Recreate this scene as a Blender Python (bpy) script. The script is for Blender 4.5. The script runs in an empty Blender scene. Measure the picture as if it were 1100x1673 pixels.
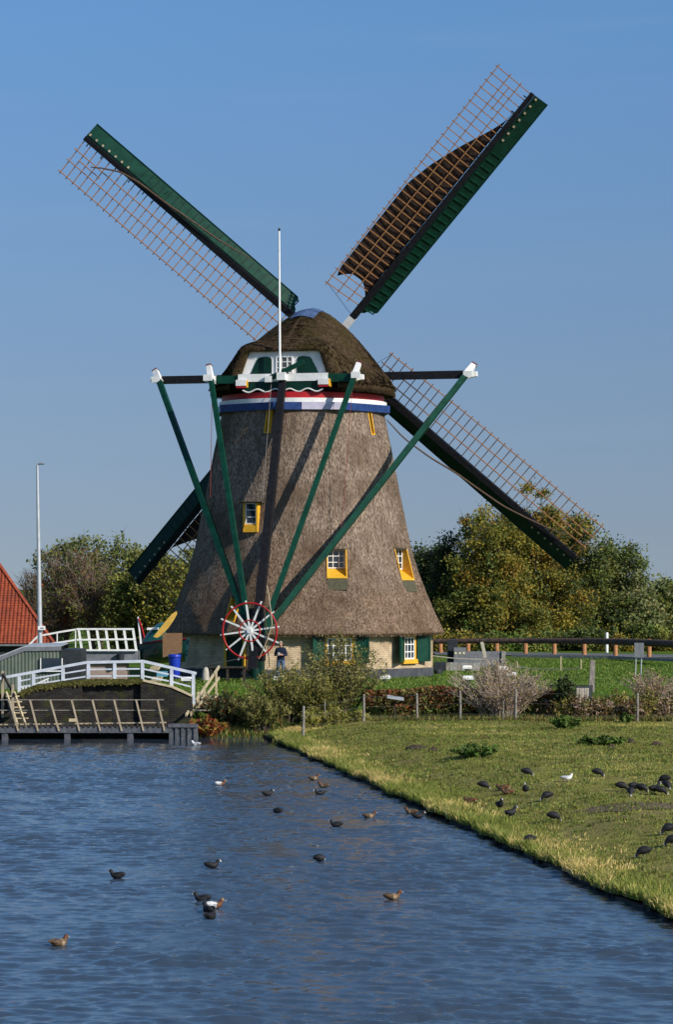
import bpy, bmesh, math, random
import numpy as np
from mathutils import Vector, Matrix
random.seed(7); RNG = np.random.default_rng(7)
scene = bpy.context.scene
PI = math.pi; R = math.radians
C = scene.collection

# ------------------------------------------------------------------ camera, sky, sun, exposure
F, CZ = 4550.0, 5.5                      # focal length in photo pixels, eye height above the water
cam = bpy.data.cameras.new('camera'); camo = bpy.data.objects.new('camera', cam); C.objects.link(camo)
camo.location = (0, 0, CZ); camo.rotation_euler = (PI/2, 0, 0)
cam.sensor_fit = 'HORIZONTAL'; cam.sensor_width = 36; cam.lens = F/1100*36
cam.shift_y = (960-836.5)/1100; cam.clip_start = .5; cam.clip_end = 9000
scene.camera = camo
SUN_B, SUN_E = R(51), R(29)              # azimuth to the right of straight-behind, elevation
sd = Vector((math.sin(SUN_B)*math.cos(SUN_E), -math.cos(SUN_B)*math.cos(SUN_E), math.sin(SUN_E)))
world = bpy.data.worlds.new('World'); scene.world = world; world.use_nodes = True
wn = world.node_tree.nodes; wl = world.node_tree.links
sky = wn.new('ShaderNodeTexSky'); sky.sky_type = 'NISHITA'; sky.sun_disc = False
sky.sun_elevation = SUN_E; sky.sun_rotation = math.atan2(sd.x, sd.y)
sky.altitude = 0; sky.air_density = 1.0; sky.dust_density = 0.35; sky.ozone_density = 3.0
tc = wn.new('ShaderNodeTexCoord'); mp = wn.new('ShaderNodeMapping')
mp.inputs['Scale'].default_value = (1, 1, .85); mp.inputs['Location'].default_value = (0, 0, 0.185)
nv = wn.new('ShaderNodeVectorMath'); nv.operation = 'NORMALIZE'
wl.new(tc.outputs['Generated'], mp.inputs['Vector']); wl.new(mp.outputs['Vector'], nv.inputs[0]); wl.new(nv.outputs[0], sky.inputs['Vector'])
sz = wn.new('ShaderNodeSeparateXYZ'); wl.new(tc.outputs['Generated'], sz.inputs[0])      # autumn haze: greyer at the horizon, clearer blue above
mz = wn.new('ShaderNodeMapRange'); mz.inputs['From Max'].default_value = .2; wl.new(sz.outputs['Z'], mz.inputs['Value'])
tint = wn.new('ShaderNodeMix'); tint.data_type = 'RGBA'; tint.inputs['A'].default_value = (1.06,.80,.64,1); tint.inputs['B'].default_value = (.86,1.11,1.25,1)
wl.new(mz.outputs[0], tint.inputs['Factor'])
mult = wn.new('ShaderNodeMix'); mult.data_type = 'RGBA'; mult.blend_type = 'MULTIPLY'; mult.inputs['Factor'].default_value = 1
wl.new(sky.outputs['Color'], mult.inputs['A']); wl.new(tint.outputs['Result'], mult.inputs['B'])
mc = wn.new('ShaderNodeMapping'); mc.inputs['Scale'].default_value = (5, 5, 60); wl.new(tc.outputs['Generated'], mc.inputs['Vector'])
cl = wn.new('ShaderNodeTexNoise'); cl.inputs['Scale'].default_value = 1.0; cl.inputs['Detail'].default_value = 5; wl.new(mc.outputs[0], cl.inputs['Vector'])
cr0 = wn.new('ShaderNodeMapRange'); cr0.inputs['From Min'].default_value = .52; cr0.inputs['From Max'].default_value = .85; cr0.inputs['To Max'].default_value = .07; wl.new(cl.outputs['Fac'], cr0.inputs['Value'])
wisp = wn.new('ShaderNodeMix'); wisp.data_type = 'RGBA'; wl.new(cr0.outputs[0], wisp.inputs['Factor']); wl.new(mult.outputs['Result'], wisp.inputs['A']); wisp.inputs['B'].default_value = (3.6,4.1,4.8,1)
wl.new(wisp.outputs['Result'], wn['Background'].inputs['Color']); wn['Background'].inputs['Strength'].default_value = 0.115
sl = bpy.data.lights.new('sun', 'SUN'); sl.energy = 5.0; sl.angle = R(.5); sl.color = (1, .93, .82)
so = bpy.data.objects.new('sun', sl); C.objects.link(so); so.rotation_euler = sd.to_track_quat('Z', 'Y').to_euler()
so.location = (30, -30, 40)
scene.view_settings.view_transform = 'Standard'; scene.view_settings.look = 'None'
scene.view_settings.exposure = 0.0; scene.view_settings.gamma = 1
scene.render.engine = 'CYCLES'

# ------------------------------------------------------------------ helpers
def P(px, py, Y): return Vector(((px-550)*Y/F, Y, CZ-(py-960)*Y/F))
def PX(px, Y): return (px-550)*Y/F
def sm(a, b, x):
    t = np.clip((np.asarray(x, float)-a)/(b-a), 0, 1); return t*t*(3-2*t)

def mat(name, c1, c2=None, scale=5, rough=.7, bump=0, stretch=(1,1,1), c3=None, scale2=.6, spec=.3, detail=4, metallic=0, trans=0, bscale=None, lo=.35, hi=.65):
    m = bpy.data.materials.new(name); m.use_nodes = True
    n = m.node_tree.nodes; l = m.node_tree.links; b = n['Principled BSDF']
    b.inputs['Roughness'].default_value = rough; b.inputs['Specular IOR Level'].default_value = spec
    b.inputs['Metallic'].default_value = metallic
    b.inputs['Base Color'].default_value = (*c1, 1)
    if c2 or bump:
        t = n.new('ShaderNodeTexCoord'); mp_ = n.new('ShaderNodeMapping'); mp_.inputs['Scale'].default_value = stretch
        l.new(t.outputs['Object'], mp_.inputs['Vector'])
        ns = n.new('ShaderNodeTexNoise'); ns.inputs['Scale'].default_value = scale; ns.inputs['Detail'].default_value = detail
        l.new(mp_.outputs['Vector'], ns.inputs['Vector'])
    if c2:
        cr = n.new('ShaderNodeValToRGB'); cr.color_ramp.elements[0].position = lo; cr.color_ramp.elements[1].position = hi
        cr.color_ramp.elements[0].color = (*c1, 1); cr.color_ramp.elements[1].color = (*c2, 1)
        l.new(ns.outputs['Fac'], cr.inputs['Fac']); out = cr.outputs['Color']
        if c3:
            n2 = n.new('ShaderNodeTexNoise'); n2.inputs['Scale'].default_value = scale2; n2.inputs['Detail'].default_value = 5
            l.new(t.outputs['Object'], n2.inputs['Vector'])
            r2 = n.new('ShaderNodeValToRGB'); r2.color_ramp.elements[0].position = .45; r2.color_ramp.elements[1].position = .68
            l.new(n2.outputs['Fac'], r2.inputs['Fac'])
            mx = n.new('ShaderNodeMix'); mx.data_type = 'RGBA'; l.new(r2.outputs['Color'], mx.inputs['Factor'])
            l.new(out, mx.inputs['A']); mx.inputs['B'].default_value = (*c3, 1); out = mx.outputs['Result']
        l.new(out, b.inputs['Base Color'])
    if bump:
        bp = n.new('ShaderNodeBump'); bp.inputs['Strength'].default_value = bump; bp.inputs['Distance'].default_value = .05
        if bscale:
            nb = n.new('ShaderNodeTexNoise'); nb.inputs['Scale'].default_value = bscale; nb.inputs['Detail'].default_value = 3
            l.new(mp_.outputs['Vector'], nb.inputs['Vector']); l.new(nb.outputs['Fac'], bp.inputs['Height'])
        else: l.new(ns.outputs['Fac'], bp.inputs['Height'])
        l.new(bp.outputs['Normal'], b.inputs['Normal'])
    if trans:
        tr = n.new('ShaderNodeBsdfTranslucent'); mxs = n.new('ShaderNodeMixShader'); mxs.inputs[0].default_value = trans
        if c2: l.new(out, tr.inputs['Color'])
        else: tr.inputs['Color'].default_value = (*c1, 1)
        l.new(b.outputs[0], mxs.inputs[1]); l.new(tr.outputs[0], mxs.inputs[2])
        l.new(mxs.outputs[0], n['Material Output'].inputs['Surface'])
    return m

def tag(o, label=None, cat=None, group=None, kind=None):
    for k, v in (('label', label), ('category', cat), ('group', group), ('kind', kind)):
        if v: o[k] = v
    return o
def thing(name, loc, label, cat, group=None):
    o = bpy.data.objects.new(name, None); C.objects.link(o); o.location = loc; o.empty_display_size = .3
    return tag(o, label, cat, group)
def root_loc(p):
    while p.parent: p = p.parent
    return Vector(p.location)

def link(name, me, mats, parent=None, base=None):
    for m in (mats if isinstance(mats, (list, tuple)) else [mats]): me.materials.append(m)
    o = bpy.data.objects.new(name, me); C.objects.link(o)
    if parent:
        off = root_loc(parent); o.parent = parent
    else:
        n = len(me.vertices); a = np.empty(n*3); me.vertices.foreach_get('co', a); a = a.reshape(-1, 3)
        off = Vector(base) if base is not None else Vector(((a[:,0].min()+a[:,0].max())/2, (a[:,1].min()+a[:,1].max())/2, a[:,2].min()))
        o.location = off
    me.transform(Matrix.Translation(-off))
    return o

class MB:
    def __init__(s): s.v = []; s.f = []; s.m = []
    def add(s, vs, fs, mi=0):
        k = len(s.v); s.v += [tuple(v) for v in vs]; s.f += [tuple(i+k for i in f) for f in fs]; s.m += [mi]*len(fs); return s
    def box(s, a, b, mi=0):
        (x0,y0,z0),(x1,y1,z1) = a, b
        return s.add([(x0,y0,z0),(x1,y0,z0),(x1,y1,z0),(x0,y1,z0),(x0,y0,z1),(x1,y0,z1),(x1,y1,z1),(x0,y1,z1)],
            [(0,3,2,1),(4,5,6,7),(0,1,5,4),(1,2,6,5),(2,3,7,6),(3,0,4,7)], mi)
    def fbox(s, o, ex, ey, ez, a, b, mi=0):       # box in the frame o + ex,ey,ez
        k = len(s.v); s.box(a, b, mi)
        for i in range(k, len(s.v)):
            x, y, z = s.v[i]; s.v[i] = tuple(Vector(o)+Vector(ex)*x+Vector(ey)*y+Vector(ez)*z)
        return s
    def beam(s, p, q, w, h, up=(0,0,1), w2=None, h2=None, mi=0):
        p, q = Vector(p), Vector(q); d = (q-p).normalized(); side = d.cross(Vector(up))
        if side.length < 1e-4: side = d.cross(Vector((0,1,0)))
        side.normalize(); u = side.cross(d); w2 = w if w2 is None else w2; h2 = h if h2 is None else h2
        vs = []
        for c, a, b in ((p, w/2, h/2), (q, w2/2, h2/2)):
            vs += [c-side*a-u*b, c+side*a-u*b, c+side*a+u*b, c-side*a+u*b]
        return s.add(vs, [(3,2,1,0),(4,5,6,7),(0,1,5,4),(1,2,6,5),(2,3,7,6),(3,0,4,7)], mi)
    def tube(s, pts, rad, n=8, mi=0, cap=True):
        pts = [Vector(p) for p in pts]; k = len(pts)
        rad = rad if isinstance(rad, (list, tuple)) else [rad]*k
        vs = []; fs = []; ref = Vector((.31,.17,.93))
        for i, p in enumerate(pts):
            d = (pts[min(i+1,k-1)]-pts[max(i-1,0)]).normalized()
            a = d.cross(ref)
            if a.length < 1e-3: a = d.cross(Vector((1,0,0)))
            a.normalize(); b = d.cross(a)
            for j in range(n):
                t = 2*PI*j/n; vs.append(p+(a*math.cos(t)+b*math.sin(t))*rad[i])
        for i in range(k-1):
            for j in range(n): fs.append((i*n+j, i*n+(j+1)%n, (i+1)*n+(j+1)%n, (i+1)*n+j))
        if cap: fs += [tuple(range(n))[::-1], tuple((k-1)*n+j for j in range(n))]
        return s.add(vs, fs, mi)
    def prism(s, poly, d, mi=0):                   # planar polygon (3D points) swept by vector d
        n = len(poly); poly = [Vector(p) for p in poly]; d = Vector(d)
        return s.add(poly+[p+d for p in poly], [tuple(range(n)), tuple(range(2*n-1, n-1, -1))]+[(i, i+n, (i+1)%n+n, (i+1)%n) for i in range(n)], mi)
    def build(s, name, mats, parent=None, base=None, smooth=False, fix=True):
        me = bpy.data.meshes.new(name); me.from_pydata(s.v, [], s.f)
        if any(s.m): me.polygons.foreach_set('material_index', s.m)
        if fix:
            bm = bmesh.new(); bm.from_mesh(me); bmesh.ops.recalc_face_normals(bm, faces=bm.faces); bm.to_mesh(me); bm.free()
        if smooth:
            me.polygons.foreach_set('use_smooth', [True]*len(me.polygons))
            if smooth != 'all': me.set_sharp_from_angle(angle=R(40))
        return link(name, me, mats, parent, base)

def npmesh(name, verts, faces, mi=None, smooth=False):   # verts (N,3), faces (M,k) arrays, fast
    me = bpy.data.meshes.new(name); faces = np.asarray(faces, np.int32); M, k = faces.shape
    me.vertices.add(len(verts)); me.vertices.foreach_set('co', np.asarray(verts, np.float32).ravel())
    me.loops.add(M*k); me.loops.foreach_set('vertex_index', faces.ravel())
    me.polygons.add(M); me.polygons.foreach_set('loop_start', np.arange(M, dtype=np.int32)*k)
    if mi is not None: me.polygons.foreach_set('material_index', np.asarray(mi, np.int32))
    if smooth: me.polygons.foreach_set('use_smooth', np.ones(M, bool))
    me.update(calc_edges=True); me.validate(); return me

def grid(xs, ys, zf):
    X, Y = np.meshgrid(xs, ys); Z = zf(X, Y); n = len(xs)
    v = np.stack([X, Y, Z], -1).reshape(-1, 3)
    i = np.arange(len(ys)-1)[:,None]*n+np.arange(n-1)[None,:]; i = i.ravel()
    return v, np.stack([i, i+1, i+n+1, i+n], 1)

def wob(x, y, s, seed=0):                              # cheap smooth noise, about -1..1
    r = np.random.default_rng(seed); o = 0
    for k in range(7):
        a = r.uniform(0, 2*PI); f = s*r.uniform(.6, 1.7); o = o+np.sin(x*f*math.cos(a)+y*f*math.sin(a)+r.uniform(0, 6.28))
    return o/4

# ------------------------------------------------------------------ materials
M = {}
M['thatch'] = mat('thatch', (.15,.112,.086), (.43,.335,.265), 14, .95, .9, (1.6,1.6,.35), (.16,.115,.082), .5, spec=.05, bscale=30, lo=.40, hi=.62)
M['capthatch'] = mat('cap_thatch', (.05,.034,.021), (.12,.082,.05), 16, .95, .9, (1.3,1.3,.6), (.06,.05,.018), .9, spec=.05, bscale=30)
M['thatch_edge'] = mat('thatch_edge', (.05,.038,.028), (.12,.09,.06), 40, .95, .5, spec=.05)
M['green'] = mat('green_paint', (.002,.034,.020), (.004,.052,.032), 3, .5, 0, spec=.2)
M['dkgreen'] = mat('dark_and_shaded_green_paint', (.002,.024,.016), (.004,.034,.023), 3, .5, 0, spec=.2)
M['black'] = mat('tarred_wood', (.006,.006,.008), (.012,.012,.015), 6, .6, .1, spec=.2)
M['white'] = mat('white_paint', (.78,.78,.76), (.62,.62,.6), 4, .5, 0, lo=.45, hi=.8)
M['bluewhite'] = mat('bluish_white_paint', (.60,.64,.70), (.48,.52,.58), 3, .5, 0)
M['yellow'] = mat('yellow_paint', (.78,.43,.03), (.68,.36,.03), 4, .5)
M['red'] = mat('red_paint', (.42,.014,.018), (.34,.012,.016), 4, .45)
M['blue'] = mat('blue_paint', (.012,.035,.13), (.018,.05,.18), 4, .45)
M['paleblue'] = mat('pale_lavender_paint', (.42,.40,.52), (.5,.48,.58), 4, .5)
M['bluemetal'] = mat('blue_grey_sheet', (.06,.10,.2), (.09,.14,.26), 5, .4)
M['lath'] = mat('larch_lath', (.27,.125,.05), (.40,.20,.08), 8, .65, .1)
M['cloth'] = mat('brown_sailcloth', (.020,.011,.008), (.042,.024,.017), 6, .85, .3)
M['rope'] = mat('rope', (.06,.038,.026), (.13,.085,.055), 20, .8)
M['glass'] = mat('window_glass', (.02,.03,.045), rough=.08, spec=.8)
M['plinth'] = mat('tarred_plinth', (.045,.05,.06), (.07,.075,.085), 5, .7, .2)
M['wood'] = mat('weathered_wood', (.30,.24,.16), (.42,.35,.25), 9, .8, .4, (1,1,.25))
M['paleWood'] = mat('pale_timber', (.44,.36,.22), (.55,.46,.3), 7, .75, .3)
M['greywood'] = mat('grey_wood', (.17,.15,.125), (.3,.275,.24), 12, .85, .5, (1,1,.3))
M['darkwood'] = mat('dark_wet_wood', (.018,.015,.012), (.05,.04,.028), 8, .75, .5)
M['steel'] = mat('galvanised_steel', (.42,.44,.46), (.5,.52,.54), 5, .45, 0, metallic=.3)
M['concrete'] = mat('concrete', (.22,.22,.21), (.34,.33,.31), 6, .85, .3)
M['greyblue'] = mat('grey_blue_timber', (.055,.06,.072), (.11,.115,.13), 7, .75, .4)
M['asphalt'] = mat('asphalt', (.10,.10,.105), (.16,.16,.165), 3, .85, .2)
M['rail'] = mat('creosoted_log', (.05,.033,.026), (.11,.075,.055), 6, .75, .4)
M['post_orange'] = mat('orange_timber', (.33,.15,.06), (.42,.2,.09), 8, .75, .3)
M['bin_blue'] = mat('blue_plastic', (.01,.035,.36), rough=.4)
M['chip'] = mat('chipboard', (.14,.075,.038), (.25,.145,.08), 30, .85, .2)
M['darkgrey'] = mat('dark_grey_metal', (.018,.021,.026), (.032,.036,.043), 6, .5)
M['midgrey'] = mat('mid_grey_sheet', (.13,.14,.16), (.19,.2,.22), 5, .6)
M['shed'] = mat('shed_sheet', (.085,.11,.09), (.13,.155,.125), 2, .6)
M['tile'] = mat('roof_tile', (.22,.04,.018), (.32,.07,.028), 3.5, .75, .15, c3=(.19,.042,.022), scale2=.8)
M['stone'] = mat('pale_stone', (.36,.33,.27), (.48,.44,.36), 8, .85, .3)
M['wire'] = mat('fence_wire', (.16,.15,.13), rough=.5, metallic=.5)

def uvbrick(name, c1, c2, mortar, bw=.21, bh=.06, ms=.012, moss=None):
    m = bpy.data.materials.new(name); m.use_nodes = True; n = m.node_tree.nodes; l = m.node_tree.links; b = n['Principled BSDF']
    uv = n.new('ShaderNodeUVMap'); br = n.new('ShaderNodeTexBrick'); l.new(uv.outputs[0], br.inputs['Vector'])
    br.inputs['Scale'].default_value = 1; br.inputs['Brick Width'].default_value = bw; br.inputs['Row Height'].default_value = bh
    br.inputs['Mortar Size'].default_value = ms; br.inputs['Mortar Smooth'].default_value = .3
    br.inputs['Color1'].default_value = (*c1,1); br.inputs['Color2'].default_value = (*c2,1); br.inputs['Mortar'].default_value = (*mortar,1)
    ns = n.new('ShaderNodeTexNoise'); ns.inputs['Scale'].default_value = 1.6; ns.inputs['Detail'].default_value = 6; l.new(uv.outputs[0], ns.inputs['Vector'])
    mx = n.new('ShaderNodeMix'); mx.data_type = 'RGBA'; mx.blend_type = 'MULTIPLY'; mx.inputs['Factor'].default_value = .75
    cr = n.new('ShaderNodeValToRGB'); cr.color_ramp.elements[0].color = (.45,.42,.4,1); cr.color_ramp.elements[0].position = .3; cr.color_ramp.elements[1].position = .6
    l.new(ns.outputs['Fac'], cr.inputs['Fac']); l.new(br.outputs['Color'], mx.inputs['A']); l.new(cr.outputs['Color'], mx.inputs['B'])
    out = mx.outputs['Result']
    if moss:
        n2 = n.new('ShaderNodeTexNoise'); n2.inputs['Scale'].default_value = 2.6; n2.inputs['Detail'].default_value = 7; l.new(uv.outputs[0], n2.inputs['Vector'])
        r2 = n.new('ShaderNodeValToRGB'); r2.color_ramp.elements[0].position = .52; r2.color_ramp.elements[1].position = .66; l.new(n2.outputs['Fac'], r2.inputs['Fac'])
        m2 = n.new('ShaderNodeMix'); m2.data_type = 'RGBA'; l.new(r2.outputs['Color'], m2.inputs['Factor']); l.new(out, m2.inputs['A']); m2.inputs['B'].default_value = (*moss,1); out = m2.outputs['Result']
    l.new(out, b.inputs['Base Color']); b.inputs['Roughness'].default_value = .85; b.inputs['Specular IOR Level'].default_value = .15
    bp = n.new('ShaderNodeBump'); bp.inputs['Strength'].default_value = .5; bp.inputs['Distance'].default_value = .02
    iv = n.new('ShaderNodeMath'); iv.operation = 'SUBTRACT'; iv.inputs[0].default_value = 1; l.new(br.outputs['Fac'], iv.inputs[1])
    l.new(iv.outputs[0], bp.inputs['Height']); l.new(bp.outputs['Normal'], b.inputs['Normal'])
    return m
M['ybrick'] = uvbrick('yellow_brick', (.66,.51,.33), (.52,.38,.235), (.44,.36,.26), .25, .088, .016)
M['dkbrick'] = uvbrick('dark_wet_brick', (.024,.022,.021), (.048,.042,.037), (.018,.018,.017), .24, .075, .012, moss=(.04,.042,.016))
def set_uv(o, fn):
    me = o.data; uv = me.uv_layers.new(name='UVMap')
    for p in me.polygons:
        for li in p.loop_indices: uv.data[li].uv = fn(me.vertices[me.loops[li].vertex_index].co, p.normal)

LEAF = {}
def leafmat(k, c, c2=None): LEAF[k] = mat('leaf_'+k, tuple(x*1.75 for x in c), c2 or tuple(x*2.6 for x in c), 1.3, .6, 0, trans=.25, spec=.25)
leafmat('dark', (.022,.032,.010)); leafmat('olive', (.072,.076,.014)); leafmat('gold', (.125,.102,.014)); leafmat('ochre', (.135,.085,.013))
leafmat('mid', (.052,.070,.016)); leafmat('grey', (.085,.095,.038)); leafmat('rust', (.12,.035,.012)); leafmat('red', (.13,.022,.012))
leafmat('brown', (.085,.05,.02)); leafmat('fresh', (.045,.082,.012)); leafmat('willow', (.085,.082,.022)); leafmat('willow2', (.13,.115,.04))
leafmat('straw', (.36,.27,.11)); leafmat('lime', (.14,.145,.03)); leafmat('blade', (.09,.108,.02)); leafmat('pink', (.22,.155,.12)); leafmat('reed', (.20,.17,.045))
BARK = mat('bark', (.07,.055,.04), (.13,.105,.08), 8, .9, .5, (1,1,.3))
TWIG = mat('twig_bark', (.12,.085,.064), (.24,.185,.15), 8, .85, .4)
PALEBARK = mat('pale_bark', (.32,.26,.20), (.46,.39,.31), 8, .85, .4)

# ------------------------------------------------------------------ water
wa = bpy.data.materials.new('canal_water'); wa.use_nodes = True
n = wa.node_tree.nodes; l = wa.node_tree.links; b = n['Principled BSDF']
b.inputs['Base Color'].default_value = (.040,.060,.086,1); b.inputs['Roughness'].default_value = .0; b.inputs['IOR'].default_value = 1.75
b.inputs['Specular IOR Level'].default_value = .5
t = n.new('ShaderNodeTexCoord'); mpw = n.new('ShaderNodeMapping'); mpw.inputs['Scale'].default_value = (.75,1,1)
l.new(t.outputs['Object'], mpw.inputs['Vector'])
w1 = n.new('ShaderNodeTexNoise'); w1.inputs['Scale'].default_value = 5.2; w1.inputs['Detail'].default_value = 5; w1.inputs['Roughness'].default_value = .62; w1.inputs['Distortion'].default_value = .6
l.new(mpw.outputs['Vector'], w1.inputs['Vector'])
w2 = n.new('ShaderNodeTexNoise'); w2.inputs['Scale'].default_value = .22; w2.inputs['Detail'].default_value = 2; l.new(t.outputs['Object'], w2.inputs['Vector'])
cw = n.new('ShaderNodeValToRGB'); cw.color_ramp.elements[0].position = .3; cw.color_ramp.elements[0].color = (.35,.35,.35,1); cw.color_ramp.elements[1].position = .65
l.new(w2.outputs['Fac'], cw.inputs['Fac'])
sp = n.new('ShaderNodeSeparateXYZ'); l.new(t.outputs['Object'], sp.inputs[0])
mr = n.new('ShaderNodeMapRange'); mr.inputs['From Min'].default_value = 95; mr.inputs['From Max'].default_value = 99.5; mr.inputs['To Min'].default_value = 1; mr.inputs['To Max'].default_value = .06
l.new(sp.outputs['Y'], mr.inputs['Value'])
mm = n.new('ShaderNodeMath'); mm.operation = 'MULTIPLY'; l.new(cw.outputs['Color'], mm.inputs[0]); l.new(mr.outputs[0], mm.inputs[1])
bp = n.new('ShaderNodeBump'); bp.inputs['Distance'].default_value = .022; l.new(w1.outputs['Fac'], bp.inputs['Height']); l.new(mm.outputs[0], bp.inputs['Strength'])
l.new(bp.outputs['Normal'], b.inputs['Normal'])
WR = np.random.default_rng(3)
WAVES = []
for k in range(70):
    lam = .18*(.8/.18)**WR.random()**1.3; th = R(82)+WR.normal(0, .42); amp = .0085*lam**.95
    WAVES.append((2*PI/lam*math.cos(th), 2*PI/lam*math.sin(th), WR.uniform(0, 6.28), amp*.78))
def wz(X, Y):
    Z = np.zeros_like(X)
    for kx, ky, ph, a in WAVES: Z += a*np.sin(kx*X+ky*Y+ph+.5*np.sin(.21*X+.13*Y+ph))
    return Z*(.08+.92*(1-sm(94, 99, Y)))*np.clip(.80+.35*wob(X, Y, .45, 5)+.40*wob(X, Y, 1.9, 6), .38, 1.7)
ys = [33.0]
while ys[-1] < 103: ys.append(ys[-1]+.050+.0007*(ys[-1]-33))
xs = np.concatenate([[-90,-50,-28,-18], np.arange(-14.5, 7.2, .068), [9]])
v, f = grid(xs, np.concatenate([[-40,0,20,30], ys, [104.5]]), wz)
wo = link('water', npmesh('water', v, f, smooth=True), wa, base=(0,0,0)); tag(wo, 'rippled blue canal water in the foreground', kind='structure')

# ------------------------------------------------------------------ ground
def bankx(y): return -2.54+.144*(102.1-y)+.07*np.sin(.83*y)+.045*np.sin(2.1*y+1)+.03*np.sin(5.3*y)
def Hp(x, y):
    d = x-bankx(y); return .13+.43*sm(.0, 4.0, d)+.025*wob(x, y, 1.1, 2)+.02*wob(x, y, 2.9, 3)
def H(x, y):
    right = -.5+.95*sm(101.2, 104.2, y)+1.0*sm(104.5, 113.5, y)
    left = np.where(y < 103.5, -.6, 1.42)
    k = sm(-5.1, -5.7, x); z = right*(1-k)+left*k
    z = z+.30*sm(140, 150, y)*sm(0, 6, x)
    return z+.02*wob(x, y, .8, 4)*sm(112, 116, y)-.2*sm(-3.4, -2.2, x)*(1-sm(102.6, 104.0, y))
grassm = mat('pasture_grass', (.15,.145,.034), (.27,.245,.066), 2.2, .95, .8, (1,1,1), (.22,.185,.07), .45, spec=.05, detail=9, bscale=14)
lawnm = mat('lawn_grass', (.055,.105,.010), (.10,.165,.018), 1.6, .95, .6, (1,1,1), (.085,.115,.02), .3, spec=.05, detail=9, bscale=10)
v, f = grid(np.linspace(0, 1, 90)**1.8, np.concatenate([[-40,0,20,32], np.arange(36, 104.3, .25)]), lambda X, Y: X*0)
d = v[:,0]*70; v[:,0] = bankx(v[:,1])+d
cr_ = sm(100.0, 104, v[:,1])                      # the far corner of the bank is rounded
v[:,0] += cr_*1.2*(1-np.clip(d/4, 0, 1)); v[:,2] = Hp(v[:,0], v[:,1])-.35*sm(102.8, 104.4, v[:,1])
pa = link('pasture', npmesh('pasture', v, f, smooth=True), grassm, base=(0,0,0)); tag(pa, 'grazed green pasture running down to the canal', kind='structure')
xs = np.concatenate([[-2500,-900,-300,-120,-60,-35,-22], np.arange(-16, -6, .5), np.arange(-6, 24, .3), [26,32,45,70,130,320,900,2500]])
ysg = np.concatenate([[101.3], np.arange(101.6, 118, .3), np.arange(118, 165, .9), [170,190,230,300,500,1000,2500,6000]])
v, f = grid(xs, ysg, H)
go = link('ground', npmesh('ground', v, f, smooth=True), lawnm, base=(0,0,0)); tag(go, 'green lawn and polder land around the mill', kind='structure')
rm = MB()
rp = [(5.5,157.5),(9,156.6),(12,155.4),(15,153.6),(18,151.2),(22,147.5),(28,141)]
for i in range(len(rp)-1):
    (x0,y0),(x1,y1) = rp[i], rp[i+1]
    rm.add([(x0,y0-3.2,1.80),(x1,y1-3.2,1.80),(x1,y1+3,1.81),(x0,y0+3,1.81)], [(0,1,2,3)])
ro = rm.build('road', M['asphalt'], base=(0,0,0)); tag(ro, 'grey asphalt road behind the log guard rail', kind='structure')
for k in range(len(rp)-1):
    (x0,y0),(x1,y1) = rp[k], rp[k+1]
    mk = MB().add([(x0,y0-2.75,1.806),(x1,y1-2.75,1.806),(x1,y1-2.6,1.806),(x0,y0-2.6,1.806)], [(0,1,2,3)]).build('edge_line', M['white'], ro)

# ------------------------------------------------------------------ the windmill
AX, AY, G = -1.57, 130.0, 1.42
mill = thing('windmill', (AX, AY, G), 'tall thatched polder windmill with four sails and a green tail frame', 'windmill')
A0 = R(27.5)
def octp(Rc, z, k): a = A0+k*PI/4; return Vector((AX+Rc*math.sin(a), AY-Rc*math.cos(a), z))
def face(th): th = R(th); return Vector((math.sin(th), -math.cos(th), 0)), Vector((math.cos(th), math.sin(th), 0))
def FP(th, apo, e, z): n_, t_ = face(th); return Vector((AX, AY, z))+n_*apo+t_*e

prof = [(3.5,6.91),(4.3,6.5),(5.21,6.1),(6.36,5.62),(7.44,5.29),(8.13,5.15),(10.21,4.7),(11.79,4.38),(13.84,3.93)]
PZ = np.array([p[0] for p in prof]); PR = np.array([p[1] for p in prof])
def Rz(z):
    return float(np.interp(z, PZ, PR))
# smooth the profile a little, ring by ring, with rounded corners
tn = M['thatch'].node_tree; tb = tn.nodes['Principled BSDF']; src = tb.inputs['Base Color'].links[0].from_socket      # browner, older reed on the flared skirt
ttc = tn.nodes.new('ShaderNodeTexCoord'); tsp = tn.nodes.new('ShaderNodeSeparateXYZ'); tn.links.new(ttc.outputs['Object'], tsp.inputs[0])
tno = tn.nodes.new('ShaderNodeTexNoise'); tno.inputs['Scale'].default_value = .45; tno.inputs['Detail'].default_value = 6; tn.links.new(ttc.outputs['Object'], tno.inputs['Vector'])
tm = tn.nodes.new('ShaderNodeMath'); tm.operation = 'MULTIPLY_ADD'; tm.inputs[1].default_value = 9; tn.links.new(tno.outputs['Fac'], tm.inputs[0]); tn.links.new(tsp.outputs['Z'], tm.inputs[2])
tr0 = tn.nodes.new('ShaderNodeMapRange'); tr0.inputs['From Min'].default_value = 8.2; tr0.inputs['From Max'].default_value = 11.5; tr0.inputs['To Min'].default_value = 1; tr0.inputs['To Max'].default_value = 0; tn.links.new(tm.outputs[0], tr0.inputs['Value'])
tmx = tn.nodes.new('ShaderNodeMix'); tmx.data_type = 'RGBA'; tmx.blend_type = 'MULTIPLY'; tn.links.new(tr0.outputs[0], tmx.inputs['Factor']); tn.links.new(src, tmx.inputs['A']); tmx.inputs['B'].default_value = (.80,.73,.66,1)
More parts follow.
